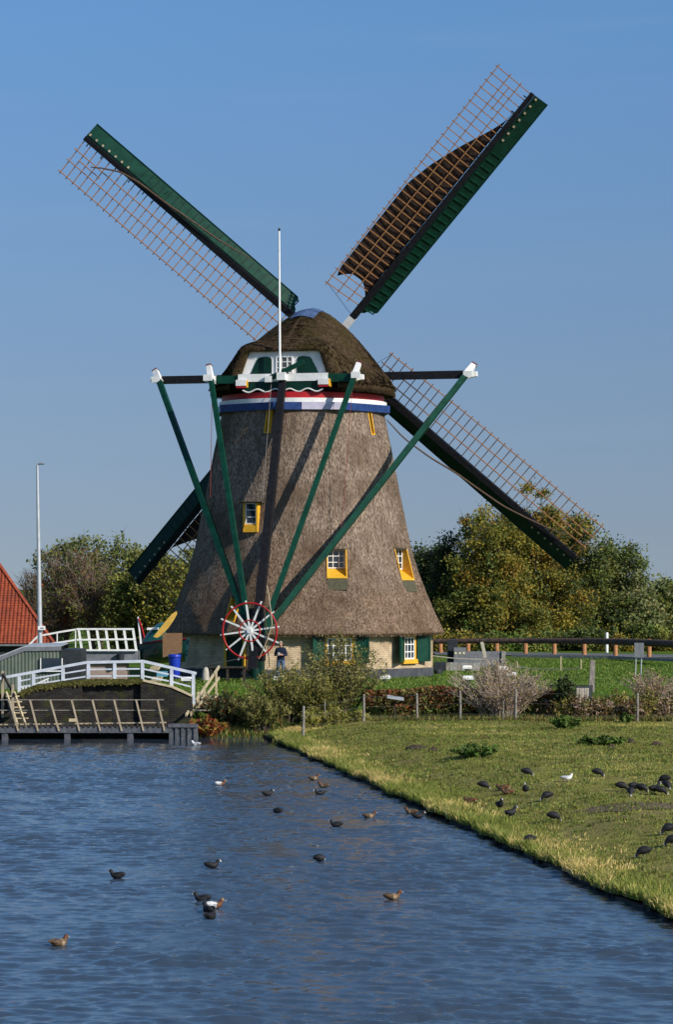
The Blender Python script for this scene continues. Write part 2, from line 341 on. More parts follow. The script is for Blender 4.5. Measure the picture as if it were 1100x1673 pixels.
for tmat in (M['thatch'], M['capthatch']):
    tn2 = tmat.node_tree; q0 = tn2.nodes.new('ShaderNodeTexCoord'); q1 = tn2.nodes.new('ShaderNodeMapping'); q1.inputs['Scale'].default_value = (2.6,2.6,.22); tn2.links.new(q0.outputs['Object'], q1.inputs['Vector'])
    q2 = tn2.nodes.new('ShaderNodeTexNoise'); q2.inputs['Scale'].default_value = 1.6; q2.inputs['Detail'].default_value = 7; q2.inputs['Roughness'].default_value = .68; tn2.links.new(q1.outputs[0], q2.inputs['Vector'])
    q3 = tn2.nodes.new('ShaderNodeValToRGB'); q3.color_ramp.elements[0].position = .36; q3.color_ramp.elements[0].color = (.70,.67,.64,1); q3.color_ramp.elements[1].position = .62; q3.color_ramp.elements[1].color = (1.06,1.05,1.03,1); tn2.links.new(q2.outputs['Fac'], q3.inputs['Fac'])
    q4 = tn2.nodes.new('ShaderNodeMix'); q4.data_type = 'RGBA'; q4.blend_type = 'MULTIPLY'; q4.inputs['Factor'].default_value = .9
    tb2 = tn2.nodes['Principled BSDF']; tn2.links.new(tmx.outputs['Result'] if tmat is M['thatch'] else tb2.inputs['Base Color'].links[0].from_socket, q4.inputs['A']); tn2.links.new(q3.outputs['Color'], q4.inputs['B']); tn2.links.new(q4.outputs['Result'], tb2.inputs['Base Color'])
NA, zs = 20, np.linspace(3.5, 13.84, 64)
Rs = np.array([Rz(z) for z in zs]); Rs[1:-1] = (Rs[:-2]+2*Rs[1:-1]+Rs[2:])/4; Rs[1:-1] = (Rs[:-2]+2*Rs[1:-1]+Rs[2:])/4
NT = 8*NA
def ring(Rc, z, jit=0.0):
    out = []
    for k in range(8):
        p, q = octp(Rc, z, k), octp(Rc, z, k+1)
        for j in range(NA):
            u = j/NA; c = p.lerp(q, u); dc = min(u, 1-u)
            rr = Vector((c.x-AX, c.y-AY, 0)); apo = Rc*math.cos(PI/8)
            L = rr.length; mx_ = .30+.42*float(sm(3.6, 7.5, z)); rr = rr*((L*(1-mx_)+Rc*.957*mx_)/L)
            if jit: rr = rr*(1+random.gauss(0, jit))
            out.append(Vector((AX+rr.x, AY+rr.y, z+(random.gauss(0, .012) if jit else 0))))
    return out
vs = []; fs = []
rings = [ring(Rs[0]-.40, 3.36), ring(Rs[0]-.02, 3.40, .002)]+[ring(r_, z, .0012) for r_, z in zip(Rs, zs)]
for rg in rings: vs += rg
for i in range(len(rings)-1):
    for j in range(NT): fs.append((i*NT+j, i*NT+(j+1)%NT, (i+1)*NT+(j+1)%NT, (i+1)*NT+j))
fs.append(tuple(range(NT))[::-1]); fs.append(tuple((len(rings)-1)*NT+j for j in range(NT)))
body = MB().add(vs, fs).build('thatch_body', M['thatch'], mill, smooth='all')

def apoz(z): mx_ = .30+.42*float(sm(3.6, 7.5, z)); return float(np.interp(z, zs, Rs))*(.924*(1-mx_)+.957*mx_)*.995
# windows set into the thatch: (face, e, z bottom, z top, width, panes across, panes up)
wins = [(5,1.13,5.92,7.22,.92,3,3),(50,.99,5.84,7.28,.92,3,3),(-40,1.23,12.5,13.62,.26,1,3),(50,.29,12.5,13.62,.26,1,3),(-40,1.0,3.95,5.1,.6,2,3)]
cut = MB()
for th, e, z0, z1, w, nx, nz in wins:
    n_, t_ = face(th); a1 = apoz(z1); a0 = apoz(z0)
    cut.fbox(Vector((AX, AY, 0)), t_, -n_, (0,0,1), (e-w/2, -(a0+1), z0), (e+w/2, -(a1-.30), z1))
co = cut.build('cutter', M['yellow'], mill)
md = body.modifiers.new('b', 'BOOLEAN'); md.object = co; md.operation = 'DIFFERENCE'; md.solver = 'EXACT'
dg = bpy.context.evaluated_depsgraph_get(); nm = bpy.data.meshes.new_from_object(body.evaluated_get(dg))
body.modifiers.clear(); body.data = nm; body.data.materials.clear(); body.data.materials.append(M['thatch'])
bpy.data.objects.remove(co)
def pane_grid(par, o, t_, n_, w, z0, z1, nx, nz, fr=.06, bar=.035, fm=None):
    fm = fm or M['white']
    MB().fbox(o, t_, n_, (0,0,1), (-w/2, -.05, z0), (w/2, -.03, z1)).build('pane', M['glass'], par)
    m_ = MB(); 
    m_.fbox(o, t_, n_, (0,0,1), (-w/2,-.03,z0), (-w/2+fr,.02,z1)); m_.fbox(o, t_, n_, (0,0,1), (w/2-fr,-.03,z0), (w/2,.02,z1))
    m_.fbox(o, t_, n_, (0,0,1), (-w/2+fr,-.03,z0), (w/2-fr,.019,z0+fr)); m_.fbox(o, t_, n_, (0,0,1), (-w/2+fr,-.03,z1-fr), (w/2-fr,.019,z1))
    m_.build('frame', fm, par)
    for i in range(1, nx):
        x = -w/2+w*i/nx; MB().fbox(o, t_, n_, (0,0,1), (x-bar/2,-.028,z0+fr), (x+bar/2,.012,z1-fr)).build('glazing_bar', fm, par)
    for i in range(1, nz):
        z = z0+(z1-z0)*i/nz; MB().fbox(o, t_, n_, (0,0,1), (-w/2+fr,-.028,z-bar/2), (w/2-fr,.008,z+bar/2)).build('glazing_bar', fm, par)
def part(name, parent, label=None):
    o = bpy.data.objects.new(name, None); C.objects.link(o); o.parent = parent
    if label: o['label'] = label
    return o
for th, e, z0, z1, w, nx, nz in wins:
    n_, t_ = face(th); a1 = apoz(z1); back = a1-.27
    wp = part('window', mill); o = Vector((AX, AY, 0))+n_*back+t_*e
    f0 = apoz(z0)-back+.04; f1 = a1-back+.03; th_ = .05
    m_ = MB()   # yellow box: jambs follow the slope of the thatch, sill slopes outward
    for s in (-1, 1):
        x0, x1 = s*w/2, s*(w/2-th_)
        pts = [o+t_*x0+Vector((0,0,z0))+n_*0, o+t_*x0+n_*f0+Vector((0,0,z0)), o+t_*x0+n_*f1+Vector((0,0,z1)), o+t_*x0+Vector((0,0,z1))]
        m_.prism(pts, t_*(x1-x0))
    zi = z0+.34*(z1-z0) if w > .3 else z0+.1
    m_.prism([o-t_*(w/2-th_)+Vector((0,0,z0)), o-t_*(w/2-th_)+n_*(f0-.004)+Vector((0,0,z0)), o-t_*(w/2-th_)+n_*(f0-.004)+Vector((0,0,z0+.05)), o-t_*(w/2-th_)+Vector((0,0,zi))], t_*(w-2*th_))
    m_.build('window_box', M['yellow'], wp)
    pane_grid(wp, o+n_*.05, t_, n_, w-2*th_-.01, zi, z1-.02, nx, nz, .05 if w > .3 else .03)
    MB().prism([o-t_*w/2+n_*(f1-.02)+Vector((0,0,z1-.06)), o+t_*w/2+n_*(f1-.02)+Vector((0,0,z1-.06)), o+t_*w/2+n_*(f1-.02)+Vector((0,0,z1+.03)), o-t_*w/2+n_*(f1-.02)+Vector((0,0,z1+.03))], -n_*.2).build('lintel', M['darkwood'], wp)
# green algae boards under the two middle windows
for th, e, z1, w in ((5,1.13,5.90,.9),(50,.99,5.82,.9)):
    n_, t_ = face(th); z0 = z1-.5
    pts = [FP(th, apoz(z1)+.03, e-w/2, z1), FP(th, apoz(z1)+.03, e+w/2, z1), FP(th, apoz(z0)+.02, e+w/2, z0), FP(th, apoz(z0)+.02, e-w/2, z0)]
    MB().prism(pts, -n_*.06).build('drip_mat', mat('algae_mat', (.06,.062,.035), (.10,.09,.06), 12, .95), mill)
# dormer window on the shaded face
n_, t_ = face(-20); e, z0, z1, w = -.62, 8.0, 9.32, .70
back = apoz(z1)-.2; o = Vector((AX, AY, 0))+n_*back+t_*e; wp = part('dormer_window', mill); dep = apoz(z0)-back+.20
m_ = MB(); 
for s in (-1, 1): m_.fbox(o, t_, n_, (0,0,1), (min(s*w/2,s*(w/2-.07)), 0, z0), (max(s*w/2,s*(w/2-.07)), dep, z1))
m_.fbox(o, t_, n_, (0,0,1), (-w/2+.07, 0, z0), (w/2-.07, dep-.01, z0+.3)); m_.fbox(o, t_, n_, (0,0,1), (-w/2+.07, 0, z0+.3), (w/2-.07, dep-.06, z0+.36))
m_.build('window_box', M['yellow'], wp)
pane_grid(wp, o+n_*(dep-.1), t_, n_, w-.15, z0+.36, z1, 1, 3, .05)
MB().fbox(o, t_, n_, (0,0,1), (-w/2-.22, -.1, z1), (w/2+.22, dep+.1, z1+.05)).build('hood', M['thatch_edge'], wp)

# brick base
bw_ = MB(); Rb = 6.27
lo = [octp(Rb, G+.42, k) for k in range(8)]; hi = [octp(Rb, 3.7, k) for k in range(8)]
bw_.add(lo+hi, [(k, (k+1)%8, (k+1)%8+8, k+8) for k in range(8)])
bo = bw_.build('brick_wall', M['ybrick'], mill)
fw = 2*Rb*math.sin(PI/8)
def uvf(c, nn):
    t_ = Vector((-nn.y, nn.x, 0)); return (Vector((c.x, c.y, 0)).dot(t_)+3*math.atan2(nn.y, nn.x), c.z)
set_uv(bo, uvf)
lo = [octp(Rb+.05, G-.3, k) for k in range(8)]; hi = [octp(Rb+.05, G+.42, k) for k in range(8)]
MB().add(lo+hi, [(k, (k+1)%8, (k+1)%8+8, k+8) for k in range(8)]+[tuple(range(15, 7, -1))]).build('plinth', M['plinth'], mill)
for k in range(8):                                # downpipe-like corner seams of the brick octagon
    p = octp(Rb+.006, 0, k); MB().tube([(p.x, p.y, G+.42), (p.x, p.y, 3.55)], .022, 6).build('corner_seam', mat('seam', (.36,.27,.17), rough=.9) if k == 0 else bpy.data.materials['seam'], mill)
apb = Rb*math.cos(PI/8)
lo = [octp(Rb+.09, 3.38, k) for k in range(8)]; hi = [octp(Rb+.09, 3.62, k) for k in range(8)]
MB().add(lo+hi, [(k, (k+1)%8, (k+1)%8+8, k+8) for k in range(8)]+[tuple(range(7, -1, -1))]).build('eave_shade_board', M['black'], mill)  # dark board ring added to deepen the shadow band under the eave
def ground_window(th, e, z0, z1, w, nx, nz, shut, angs):
    n_, t_ = face(th); o = Vector((AX, AY, 0))+n_*apb+t_*e; wp = part('window', mill)
    m_ = MB()
    for s in (-1, 1): m_.fbox(o, t_, n_, (0,0,1), (min(s*w/2,s*(w/2-.09)), -.05, z0), (max(s*w/2,s*(w/2-.09)), .10, z1))
    m_.fbox(o, t_, n_, (0,0,1), (-w/2+.09, -.05, z1-.1), (w/2-.09, .098, z1)); m_.fbox(o, t_, n_, (0,0,1), (-w/2-.08, -.05, z0-.2), (w/2+.08, .17, z0))
    m_.build('casing', M['yellow'], wp)
    pane_grid(wp, o+n_*.06, t_, n_, w-.19, z0+.002, z1-.101, nx, nz, .06, .045)
    for s, ang in ((-1, angs[0]), (1, angs[1])):
        a = R(ang); h = o+t_*(s*(w/2+.02))+n_*.12
        dx = (t_*(s*math.cos(a))+n_*math.sin(a)); dn = (n_*math.cos(a)-t_*(s*math.sin(a)))
        sh = MB().fbox(h, dx, dn, (0,0,1), (0, -.022, z0-.12), (shut, .022, z1-.02)).build('shutter', M['green'], wp)
        m2 = MB()
        for za, zb in ((z0-.02, (z0+z1)/2-.08), ((z0+z1)/2, z1-.12)): pass
        for x0, x1, za, zb in ((.0,shut,z0-.12,z0+.0),(.0,shut,z1-.14,z1-.02),(0,.1,z0,z1-.14),(shut-.1,shut,z0,z1-.14)):
            m2.fbox(h, dx, dn, (0,0,1), (x0, .022, za), (x1, .045, zb))
        m2.build('shutter_moulding', M['green'], wp)
ground_window(50, .62, 2.25, 3.36, .92, 3, 3, .78, (26, 14))
ground_window(5, 1.2, 2.25, 3.36, 1.3, 4, 3, .66, (30, 8))
# half door and yellow jamb behind the wheel
n_, t_ = face(-40); o = Vector((AX, AY, 0))+n_*apb+t_*1.0; dp = part('door', mill)
MB().fbox(o, t_, n_, (0,0,1), (-.5,-.02,G+.42), (.5,.05,3.3)).build('door_leaf', M['dkgreen'], dp)
for s in (-1, 1): MB().fbox(o, t_, n_, (0,0,1), (s*.56-.06,-.02,G+.3), (s*.56+.06,.1,3.4)).build('door_jamb', M['yellow'], dp)

# coloured bands under the cap
def octband(name, Rc, z0, z1, m, th=.1):
    a = [octp(Rc, z0, k) for k in range(8)]; b_ = [octp(Rc, z1, k) for k in range(8)]; c_ = [octp(Rc-th-.2, z1, k) for k in range(8)]; d_ = [octp(Rc-th-.2, z0, k) for k in range(8)]
    q = [(k, (k+1)%8, (k+1)%8+8, k+8) for k in range(8)]; q2 = [(k+8, (k+1)%8+8, (k+1)%8+16, k+16) for k in range(8)]; q3 = [(k+24, (k+1)%8+24, (k+1)%8, k) for k in range(8)]
    return MB().add(a+b_+c_+d_, q+q2+q3).build(name, m, mill)
octband('blue_band', 4.24, 13.56, 13.9, M['blue'])
for th, e0, e1 in ((5,-.35,.62),(5,.63,1.5),(-85,-1.45,1.45)):
    n_, t_ = face(th); o = Vector((AX, AY, 0))+n_*(4.24*math.cos(PI/8))
    MB().fbox(o, t_, n_, (0,0,1), (e0, -.01, 13.57), (e1, .025, 13.91)).build('band_plate', M['paleblue'] if th == 5 else mat('sunlit_blue_paint', (.12,.25,.5), rough=.5), mill)  # left plate paints the blue band as sunlit; the lavender plates are pale themselves
def cring(name, r_, z0, z1, m):
    k = 72; vs = []
    for rr, z in ((r_,z0),(r_,z1),(r_-.4,z1),(r_-.4,z0)): vs += [(AX+rr*math.sin(2*PI*i/k), AY-rr*math.cos(2*PI*i/k), z) for i in range(k)]
    fs = [(a*k+i, a*k+(i+1)%k, ((a+1)%4)*k+(i+1)%k, ((a+1)%4)*k+i) for a in range(4) for i in range(k)]
    return MB().add(vs, fs).build(name, m, mill, smooth=True)
cring('white_ring', 3.92, 13.903, 14.10, M['white']); cring('red_ring', 3.80, 14.103, 14.38, M['red']); cring('inner_ring', 3.6, 14.383, 14.85, M['black'])

# ---- cap: local frame t (towards the sails), r (right), z
PSI = R(13.85); ct = Vector((math.sin(PSI), math.cos(PSI), 0)); crr = Vector((math.cos(PSI), -math.sin(PSI), 0)); UP = Vector((0,0,1))
def CP(t_, r_, z): return Vector((AX, AY, 0))+ct*t_+crr*r_+UP*z
mainp = [(1,.0),(.985,.08),(.91,.235),(.69,.49),(.44,.70),(.2,.875),(.05,.975),(0,1.0)]
tailp = [(1,.0),(1,.30),(1,.60),(.98,.70),(.70,.79),(.40,.88),(.08,.95),(0,.97)]
ZE = 14.80
def capsec(t_):
    we = 4.28*math.sqrt(max(.02, 1-(t_/4.95)**2)) if t_ > 0 else 4.28*math.sqrt(max(.02, 1-(t_/4.5)**2))
    zr = float(np.interp(t_, [-3.55,-2.5,-1.2,0,1,2.2,3.4,4.4], [16.42,17.02,17.72,18.25,18.58,18.7,18.4,17.8]))
    k = float(1-sm(-3.5, -1.7, t_)); pts = []
    P1 = [(mainp[i][0]*(1-k)+tailp[i][0]*k, mainp[i][1]*(1-k)+tailp[i][1]*k) for i in range(8)]
    us = np.linspace(0, 7, 22)
    hh = np.interp(us, range(8), [p[0] for p in P1]); ww = np.interp(us, range(8), [p[1] for p in P1])
    for _ in range(2):
        hh[1:-1] = (hh[:-2]+2*hh[1:-1]+hh[2:])/4; ww[1:-1] = (ww[:-2]+2*ww[1:-1]+ww[2:])/4
    zz = ZE+hh*(zr-ZE); w_ = ww*we
    # the eave dips a little along the long sides
    L = [(-a, z) for a, z in zip(w_[::-1], zz[::-1])]+[(a, z) for a, z in zip(w_[1:], zz[1:])]
    return L
ts = list(np.linspace(-3.55, 4.4, 40)); vs = []; fs = []; NS = 43
for t_ in ts:
    for r_, z in capsec(t_): vs.append(CP(t_+random.gauss(0,.006), r_*(1+random.gauss(0,.002)), z+random.gauss(0,.006)))
for i in range(len(ts)-1):
    for j in range(NS-1): fs.append((i*NS+j, i*NS+j+1, (i+1)*NS+j+1, (i+1)*NS+j))
# front closing, tail rim (thickness) and soffit
fs.append(tuple((len(ts)-1)*NS+j for j in range(NS)))
k0 = len(vs); s0 = capsec(-3.55)
tz_ = [(-2.16,14.76),(-1.66,16.24),(1.66,16.24),(2.16,14.76)]; tl_ = [0,1.475,4.755,6.23]
inn = [(float(np.interp(q, tl_, [p[0] for p in tz_])), float(np.interp(q, tl_, [p[1] for p in tz_]))) for q in np.linspace(0, 6.23, NS)]
for r_, z in inn: vs.append(CP(-3.52, r_, z))
for j in range(NS-1): fs.append((j, j+1, k0+j+1, k0+j))
k1 = len(vs)
for r_, z in inn: vs.append(CP(-2.9, r_, z))
for j in range(NS-1): fs.append((k0+j, k0+j+1, k1+j+1, k1+j))
k2 = len(vs)
for i, t_ in enumerate(ts):
    s_ = capsec(t_); w_ = s_[-1][0]; vs.append(CP(t_, -(w_-.03), ZE-.32)); vs.append(CP(t_, -max(.05, w_-.7), ZE-.22)); vs.append(CP(t_, max(.05, w_-.7), ZE-.22)); vs.append(CP(t_, w_-.03, ZE-.32))
for i in range(len(ts)-1):
    a, b_ = k2+4*i, k2+4*i+4
    fs += [(i*NS, (i+1)*NS, b_, a), (a, b_, b_+1, a+1), (a+2, b_+2, b_+3, a+3), (a+3, b_+3, (i+1)*NS+NS-1, i*NS+NS-1)]
MB().add(vs, fs).build('cap_thatch', M['capthatch'], mill, smooth='all')
# loose reed ends: along the eaves and lying on the slopes
def reeds(name, items, m):
    vs, fs = [], []
    for p, d, nrm, L_, w_ in items:
        sd2 = d.cross(nrm); sd2.normalize(); k = len(vs)
        vs += [p-sd2*w_, p+sd2*w_, p+d*L_+sd2*w_*.4, p+d*L_-sd2*w_*.4]; fs.append((k, k+1, k+2, k+3))
    o = MB().add(vs, fs).build(name, m, mill, fix=False); o['kind'] = 'stuff'; return o
it = []
for _ in range(5200):
    k = random.random()*NT; j = int(k); rg = rings[random.choice((1,2,2))]; p = rg[j].lerp(rg[(j+1)%NT], k-j); out = Vector((p.x-AX, p.y-AY, 0)).normalized()
    it.append((p+out*random.uniform(-.12,.0)-UP*.01, (out*random.uniform(.1,.6)-UP+Vector((random.gauss(0,.15),random.gauss(0,.15),0))).normalized(), out, random.uniform(.03,.11), random.uniform(.008,.018)))
for _ in range(34000):
    i = random.randrange(3, len(rings)-2); k = random.random()*NT; j = int(k); p = rings[i][j].lerp(rings[i][(j+1)%NT], k-j); q = rings[i-1][j].lerp(rings[i-1][(j+1)%NT], k-j)
    if p.y > AY+1: continue
    out = Vector((p.x-AX, p.y-AY, 0)).normalized(); d = (q-p).normalized()
    if any(abs((p-FP(th, apoz(z0), e, p.z)).dot(face(th)[1])) < w/2+.05 and z0-.1 < p.z < z1+.15 and (p-Vector((AX,AY,p.z))).dot(face(th)[0]) > 2.5 for th, e, z0, z1, w, _, _ in wins): continue
    L_ = random.uniform(.08,.26); it.append((p+out*.004, (d+out*random.uniform(.01,.075)+Vector((random.gauss(0,.06),random.gauss(0,.06),0))).normalized(), out, L_, random.uniform(.008,.02)))
reeds('reed_ends', it, M['thatch'])
it = []
for i in range(len(ts)-1):
    for _ in range(150):
        u = random.random(); s_ = capsec(ts[i]+(ts[i+1]-ts[i])*u); sg_ = random.choice((-1,1)); t_ = ts[i]+(ts[i+1]-ts[i])*u
        it.append((CP(t_, sg_*(s_[-1][0]-random.uniform(.0,.1)), ZE-random.uniform(.2,.32)), (crr*sg_*random.uniform(0,.5)-UP+ct*random.gauss(0,.15)).normalized(), crr*sg_, random.uniform(.05,.14), .014))
    for _ in range(420):
        u = random.random(); t_ = ts[i]+(ts[i+1]-ts[i])*u; s_ = capsec(t_); j = random.randrange(0, NS-1); v_ = random.random()
        a = Vector((s_[j][0], s_[j][1])).lerp(Vector((s_[j+1][0], s_[j+1][1])), v_); sg_ = 1 if a.x > 0 else -1
        b_ = Vector((s_[j+1][0]-s_[j][0], s_[j+1][1]-s_[j][1])).normalized()*sg_; nr = crr*(-b_.y*sg_)*-1+UP*abs(b_.x)
        it.append((CP(t_, a.x, a.y)+nr*.004, ((crr*b_.x+UP*b_.y)+nr*random.uniform(.02,.08)+ct*random.gauss(-.25,.12)).normalized(), nr, random.uniform(.08,.24), random.uniform(.008,.018)))
for _ in range(900):
    j = random.randrange(3, NS-4); a, b_ = Vector(vs[j]), Vector(vs[k0+j]); p = a.lerp(b_, random.random())
    it.append((p, (-ct*random.uniform(.5,1)-UP*random.uniform(.2,.9)+crr*random.gauss(0,.2)).normalized(), UP+ct*.1, random.uniform(.03,.10), .012))
reeds('cap_reed_ends', it, M['capthatch'])
# blue ridge sheet
m_ = MB()
for i in range(4):
    t0, t1 = -.3+i*1.05, -.3+(i+1)*1.05+.05
    vs = []
    for t_ in (t0, t1):
        s_ = capsec(t_)
        for j in (17, 19, 21, 23, 25): vs.append(CP(t_, s_[j][0]*1.02, s_[j][1]+.05+.02*(i % 2)))
    m_ = MB(); m_.add(vs, [(j, j+1, j+6, j+5) for j in range(4)]); m_.add([v_+Vector((0,0,-.05)) for v_ in vs], [(j, j+1, j+6, j+5) for j in range(4)])
    m_.build('ridge_plate', M['bluemetal'], mill)
# gable
gp = part('gable', mill); gt = -3.34
MB().prism([CP(gt,-2.15,14.85), CP(gt,2.15,14.85), CP(gt,1.60,16.34), CP(gt,-1.60,16.34)], ct*.08).build('gable_board', M['white'], gp)
for s in (-1, 1):
    pts = [(.60,15.24),(1.60,15.24),(1.28,15.90),(1.15,15.99),(.85,16.02),(.66,15.98),(.60,15.88)]
    MB().prism([CP(gt-.004, s*a, z) for a, z in pts], -ct*.03).build('gable_panel', M['dkgreen'], gp)
o = CP(gt-.03, 0, 0); pane_grid(gp, o, crr, -ct, .80, 15.24, 16.03, 3, 3, .06, .04)
MB().fbox(CP(-3.6,0,0), crr, ct, UP, (-2.1,-.1,14.86), (2.1,.2,15.21)).build('gable_beam', M['white'], gp)
for s in (-1, 1):
    MB().fbox(CP(-3.6,s*1.93,0), crr, ct, UP, (-.24,-.22,14.68), (.24,.3,14.95)).build('console', M['white'], gp)
    MB().fbox(CP(-3.6,s*1.93,0), crr, ct, UP, (-.22,-.2,14.58), (.22,.3,14.678)).build('console_foot', M['red'], gp)
    MB().fbox(CP(-3.6,s*1.93,0), crr, ct, UP, (.242,-.18,14.6), (.30,.28,14.93)).build('console_cheek', M['yellow'], gp)
# wavy storm board
for s in (-1, 1):
    pts = [CP(-3.66, s*1.9, 14.86), CP(-3.66, s*.12, 14.86)]; edge = []
    for i in range(25):
        r_ = .12+1.78*i/24; edge.append((r_, 14.45+.07*math.sin(i/24*PI*4.2)))
    MB().prism(pts+[CP(-3.66, s*a, z) for a, z in edge], ct*.05).build('storm_board', M['dkgreen'], gp)
    MB().tube([CP(-3.69, s*a, z) for a, z in edge], .035, 6).build('wavy_edge', M['white'], gp)
# flagpole
fpb = CP(-3.85, -.08, 15.1); 
fp = MB().tube([fpb, fpb+Vector((-.03,0,6.55))], [.06,.038], 10).build('flagpole', M['white'], mill, smooth=True)
MB().tube([fpb+Vector((-.03,0,6.55)), fpb+Vector((-.03,0,6.62)), fpb+Vector((-.03,0,6.7))], [.03,.07,.02], 8).build('finial', M['darkgrey'], fp, smooth=True)
MB().fbox(CP(-3.78,0,0), crr, ct, UP, (-.2,-.2,14.9), (.2,.2,15.25)).build('pole_bracket', M['white'], mill)
MB().beam(CP(-3.75,-.55,15.02), CP(-3.85,1.05,15.72), .16, .2).build('slanting_lever', M['green'], mill)
MB().fbox(CP(-3.8,-.62,14.9), crr, ct, UP, (-.16,-.1,-.08), (.16,.1,.2)).build('lever_block', M['white'], mill)

# ---- cross beams, tail and braces
def spruit(name, t_, z, hl, att, m):
    MB().fbox(CP(t_,0,z), crr, ct, UP, (-hl+.55,-.17,-.18), (hl-.55,.17,.18)).build(name, m, mill)
    for s in (-1, 1):
        MB().beam(CP(t_, s*(hl-.55), z), CP(t_, s*hl, z+.02), .37, .39, w2=.30, h2=.22).build('beam_head', M['white'], mill)
spruit('short_beam', -3.44, 14.99, 3.72, 3.4, M['green']); spruit('long_beam', 1.7, 15.43, 7.95, 7.55, M['black'])
TT = CP(-3.62, .02, 14.93); TB = CP(-8.95, .05, 1.8)
MB().beam(TT, TB, .30, .34, ct, w2=.38, h2=.40).build('tail_pole', M['black'], mill)
def tailp_(z): k = (TT.z-z)/(TT.z-TB.z); return TT.lerp(TB, k)
for t_, att, z, w in ((-3.72, 3.38, 15.07, .21), (1.45, 7.5, 15.43, .25)):
    for s in (-1, 1):
        top = CP(t_, s*att, z); ft = tailp_(3.5)+crr*(s*.28)+ct*(.05 if att > 5 else -.1)
        d_ = (top-ft).normalized()
        br = MB().beam(ft, top-d_*.12, w, w, ct).build('brace', M['green'], mill)
        MB().beam(top-d_*.12, top+d_*.62, w+.05, w+.05, ct, w2=w, h2=w).build('brace_head', M['white'], br)
        MB().beam(top+d_*.62, top+d_*.68, w+.03, w+.03, ct).build('brace_cap', mat('dark_red_cap', (.12,.02,.02), rough=.6), br)
        MB().fbox(top-crr*(s*.0), crr, ct, UP, (-.3 if s < 0 else -.12,-.22,-.14), (.12 if s < 0 else .3,-.16,.14)).build('brace_clamp', M['white'], br)
# winch wheel
wc = CP(-8.75, -.12, 3.62); wh = part('winch_wheel', mill)
def circ(c, ax, ay, r_, n_=48): return [c+ax*(r_*math.cos(2*PI*i/n_))+ay*(r_*math.sin(2*PI*i/n_)) for i in range(n_+1)]
wx = (crr+ct*.05).normalized(); wy = UP
for r_, w in ((1.21,.040),(.46,.028)): MB().tube(circ(wc+ct*(-.03), wx, wy, r_), w, 6).build('rim', M['red'], wh, smooth=True)
for i in range(12):
    a = R(8)+i*PI/6; d_ = wx*math.cos(a)+wy*math.sin(a)
    MB().beam(wc+d_*.06, wc+d_*(1.33+.03*(i % 3)), .085, .085, ct, w2=.06, h2=.06).build('spoke', M['white'], wh)
MB().tube([wc-ct*.12, wc+ct*.5], .11, 10)  .build('axle', M['white'], wh, smooth=True)
wb = CP(-8.75, .05, 0)
MB().fbox(CP(-8.35,.1,0), crr, ct, UP, (-.26,-.3,G-.05), (.26,.3,2.3)).build('winch_block', M['dkgreen'], mill)
MB().fbox(CP(-8.3,.1,0), crr, ct, UP, (-.32,-.2,2.3), (.32,.2,4.6)).build('tail_cheek', M['black'], mill)
# ropes and chains
def sag(p, q, s, k=10): return [p.lerp(q, i/k)-UP*(s*4*(i/k)*(1-i/k)) for i in range(k+1)]
MB().tube(sag(CP(-8.9,.55,4.9), CP(-8.7,.75,2.1), 0)+[CP(-8.8,.6,1.9)], .022, 5).build('hanging_rope', M['rope'], mill)
MB().tube(sag(CP(-8.6,.6,5.6), CP(-8.8,.9,3.9), -.2)+sag(CP(-8.8,.9,3.9), CP(-8.8,.3,2.4), .1)[1:], .018, 5).build('hanging_rope', M['paleWood'], mill)
MB().tube([CP(-3.75,-3.3,14.9), CP(-3.9,-3.35,9.6)], .014, 4).build('control_line', mat('red_line', (.25,.05,.04), rough=.8), mill)
MB().tube([CP(-3.75,3.3,14.9), CP(-4.6,3.0,8.2)], .012, 4).build('control_line', bpy.data.materials['red_line'], mill)
MB().tube([CP(-3.75,-.5,14.9), CP(-7.9,-.15,4.4)], .012, 4).build('control_line', M['wire'], mill)
MB().tube(sag(CP(-8.6,-.2,2.5), P(250,1094,119), .1), .02, 5).build('mooring_chain', M['darkgrey'], mill)

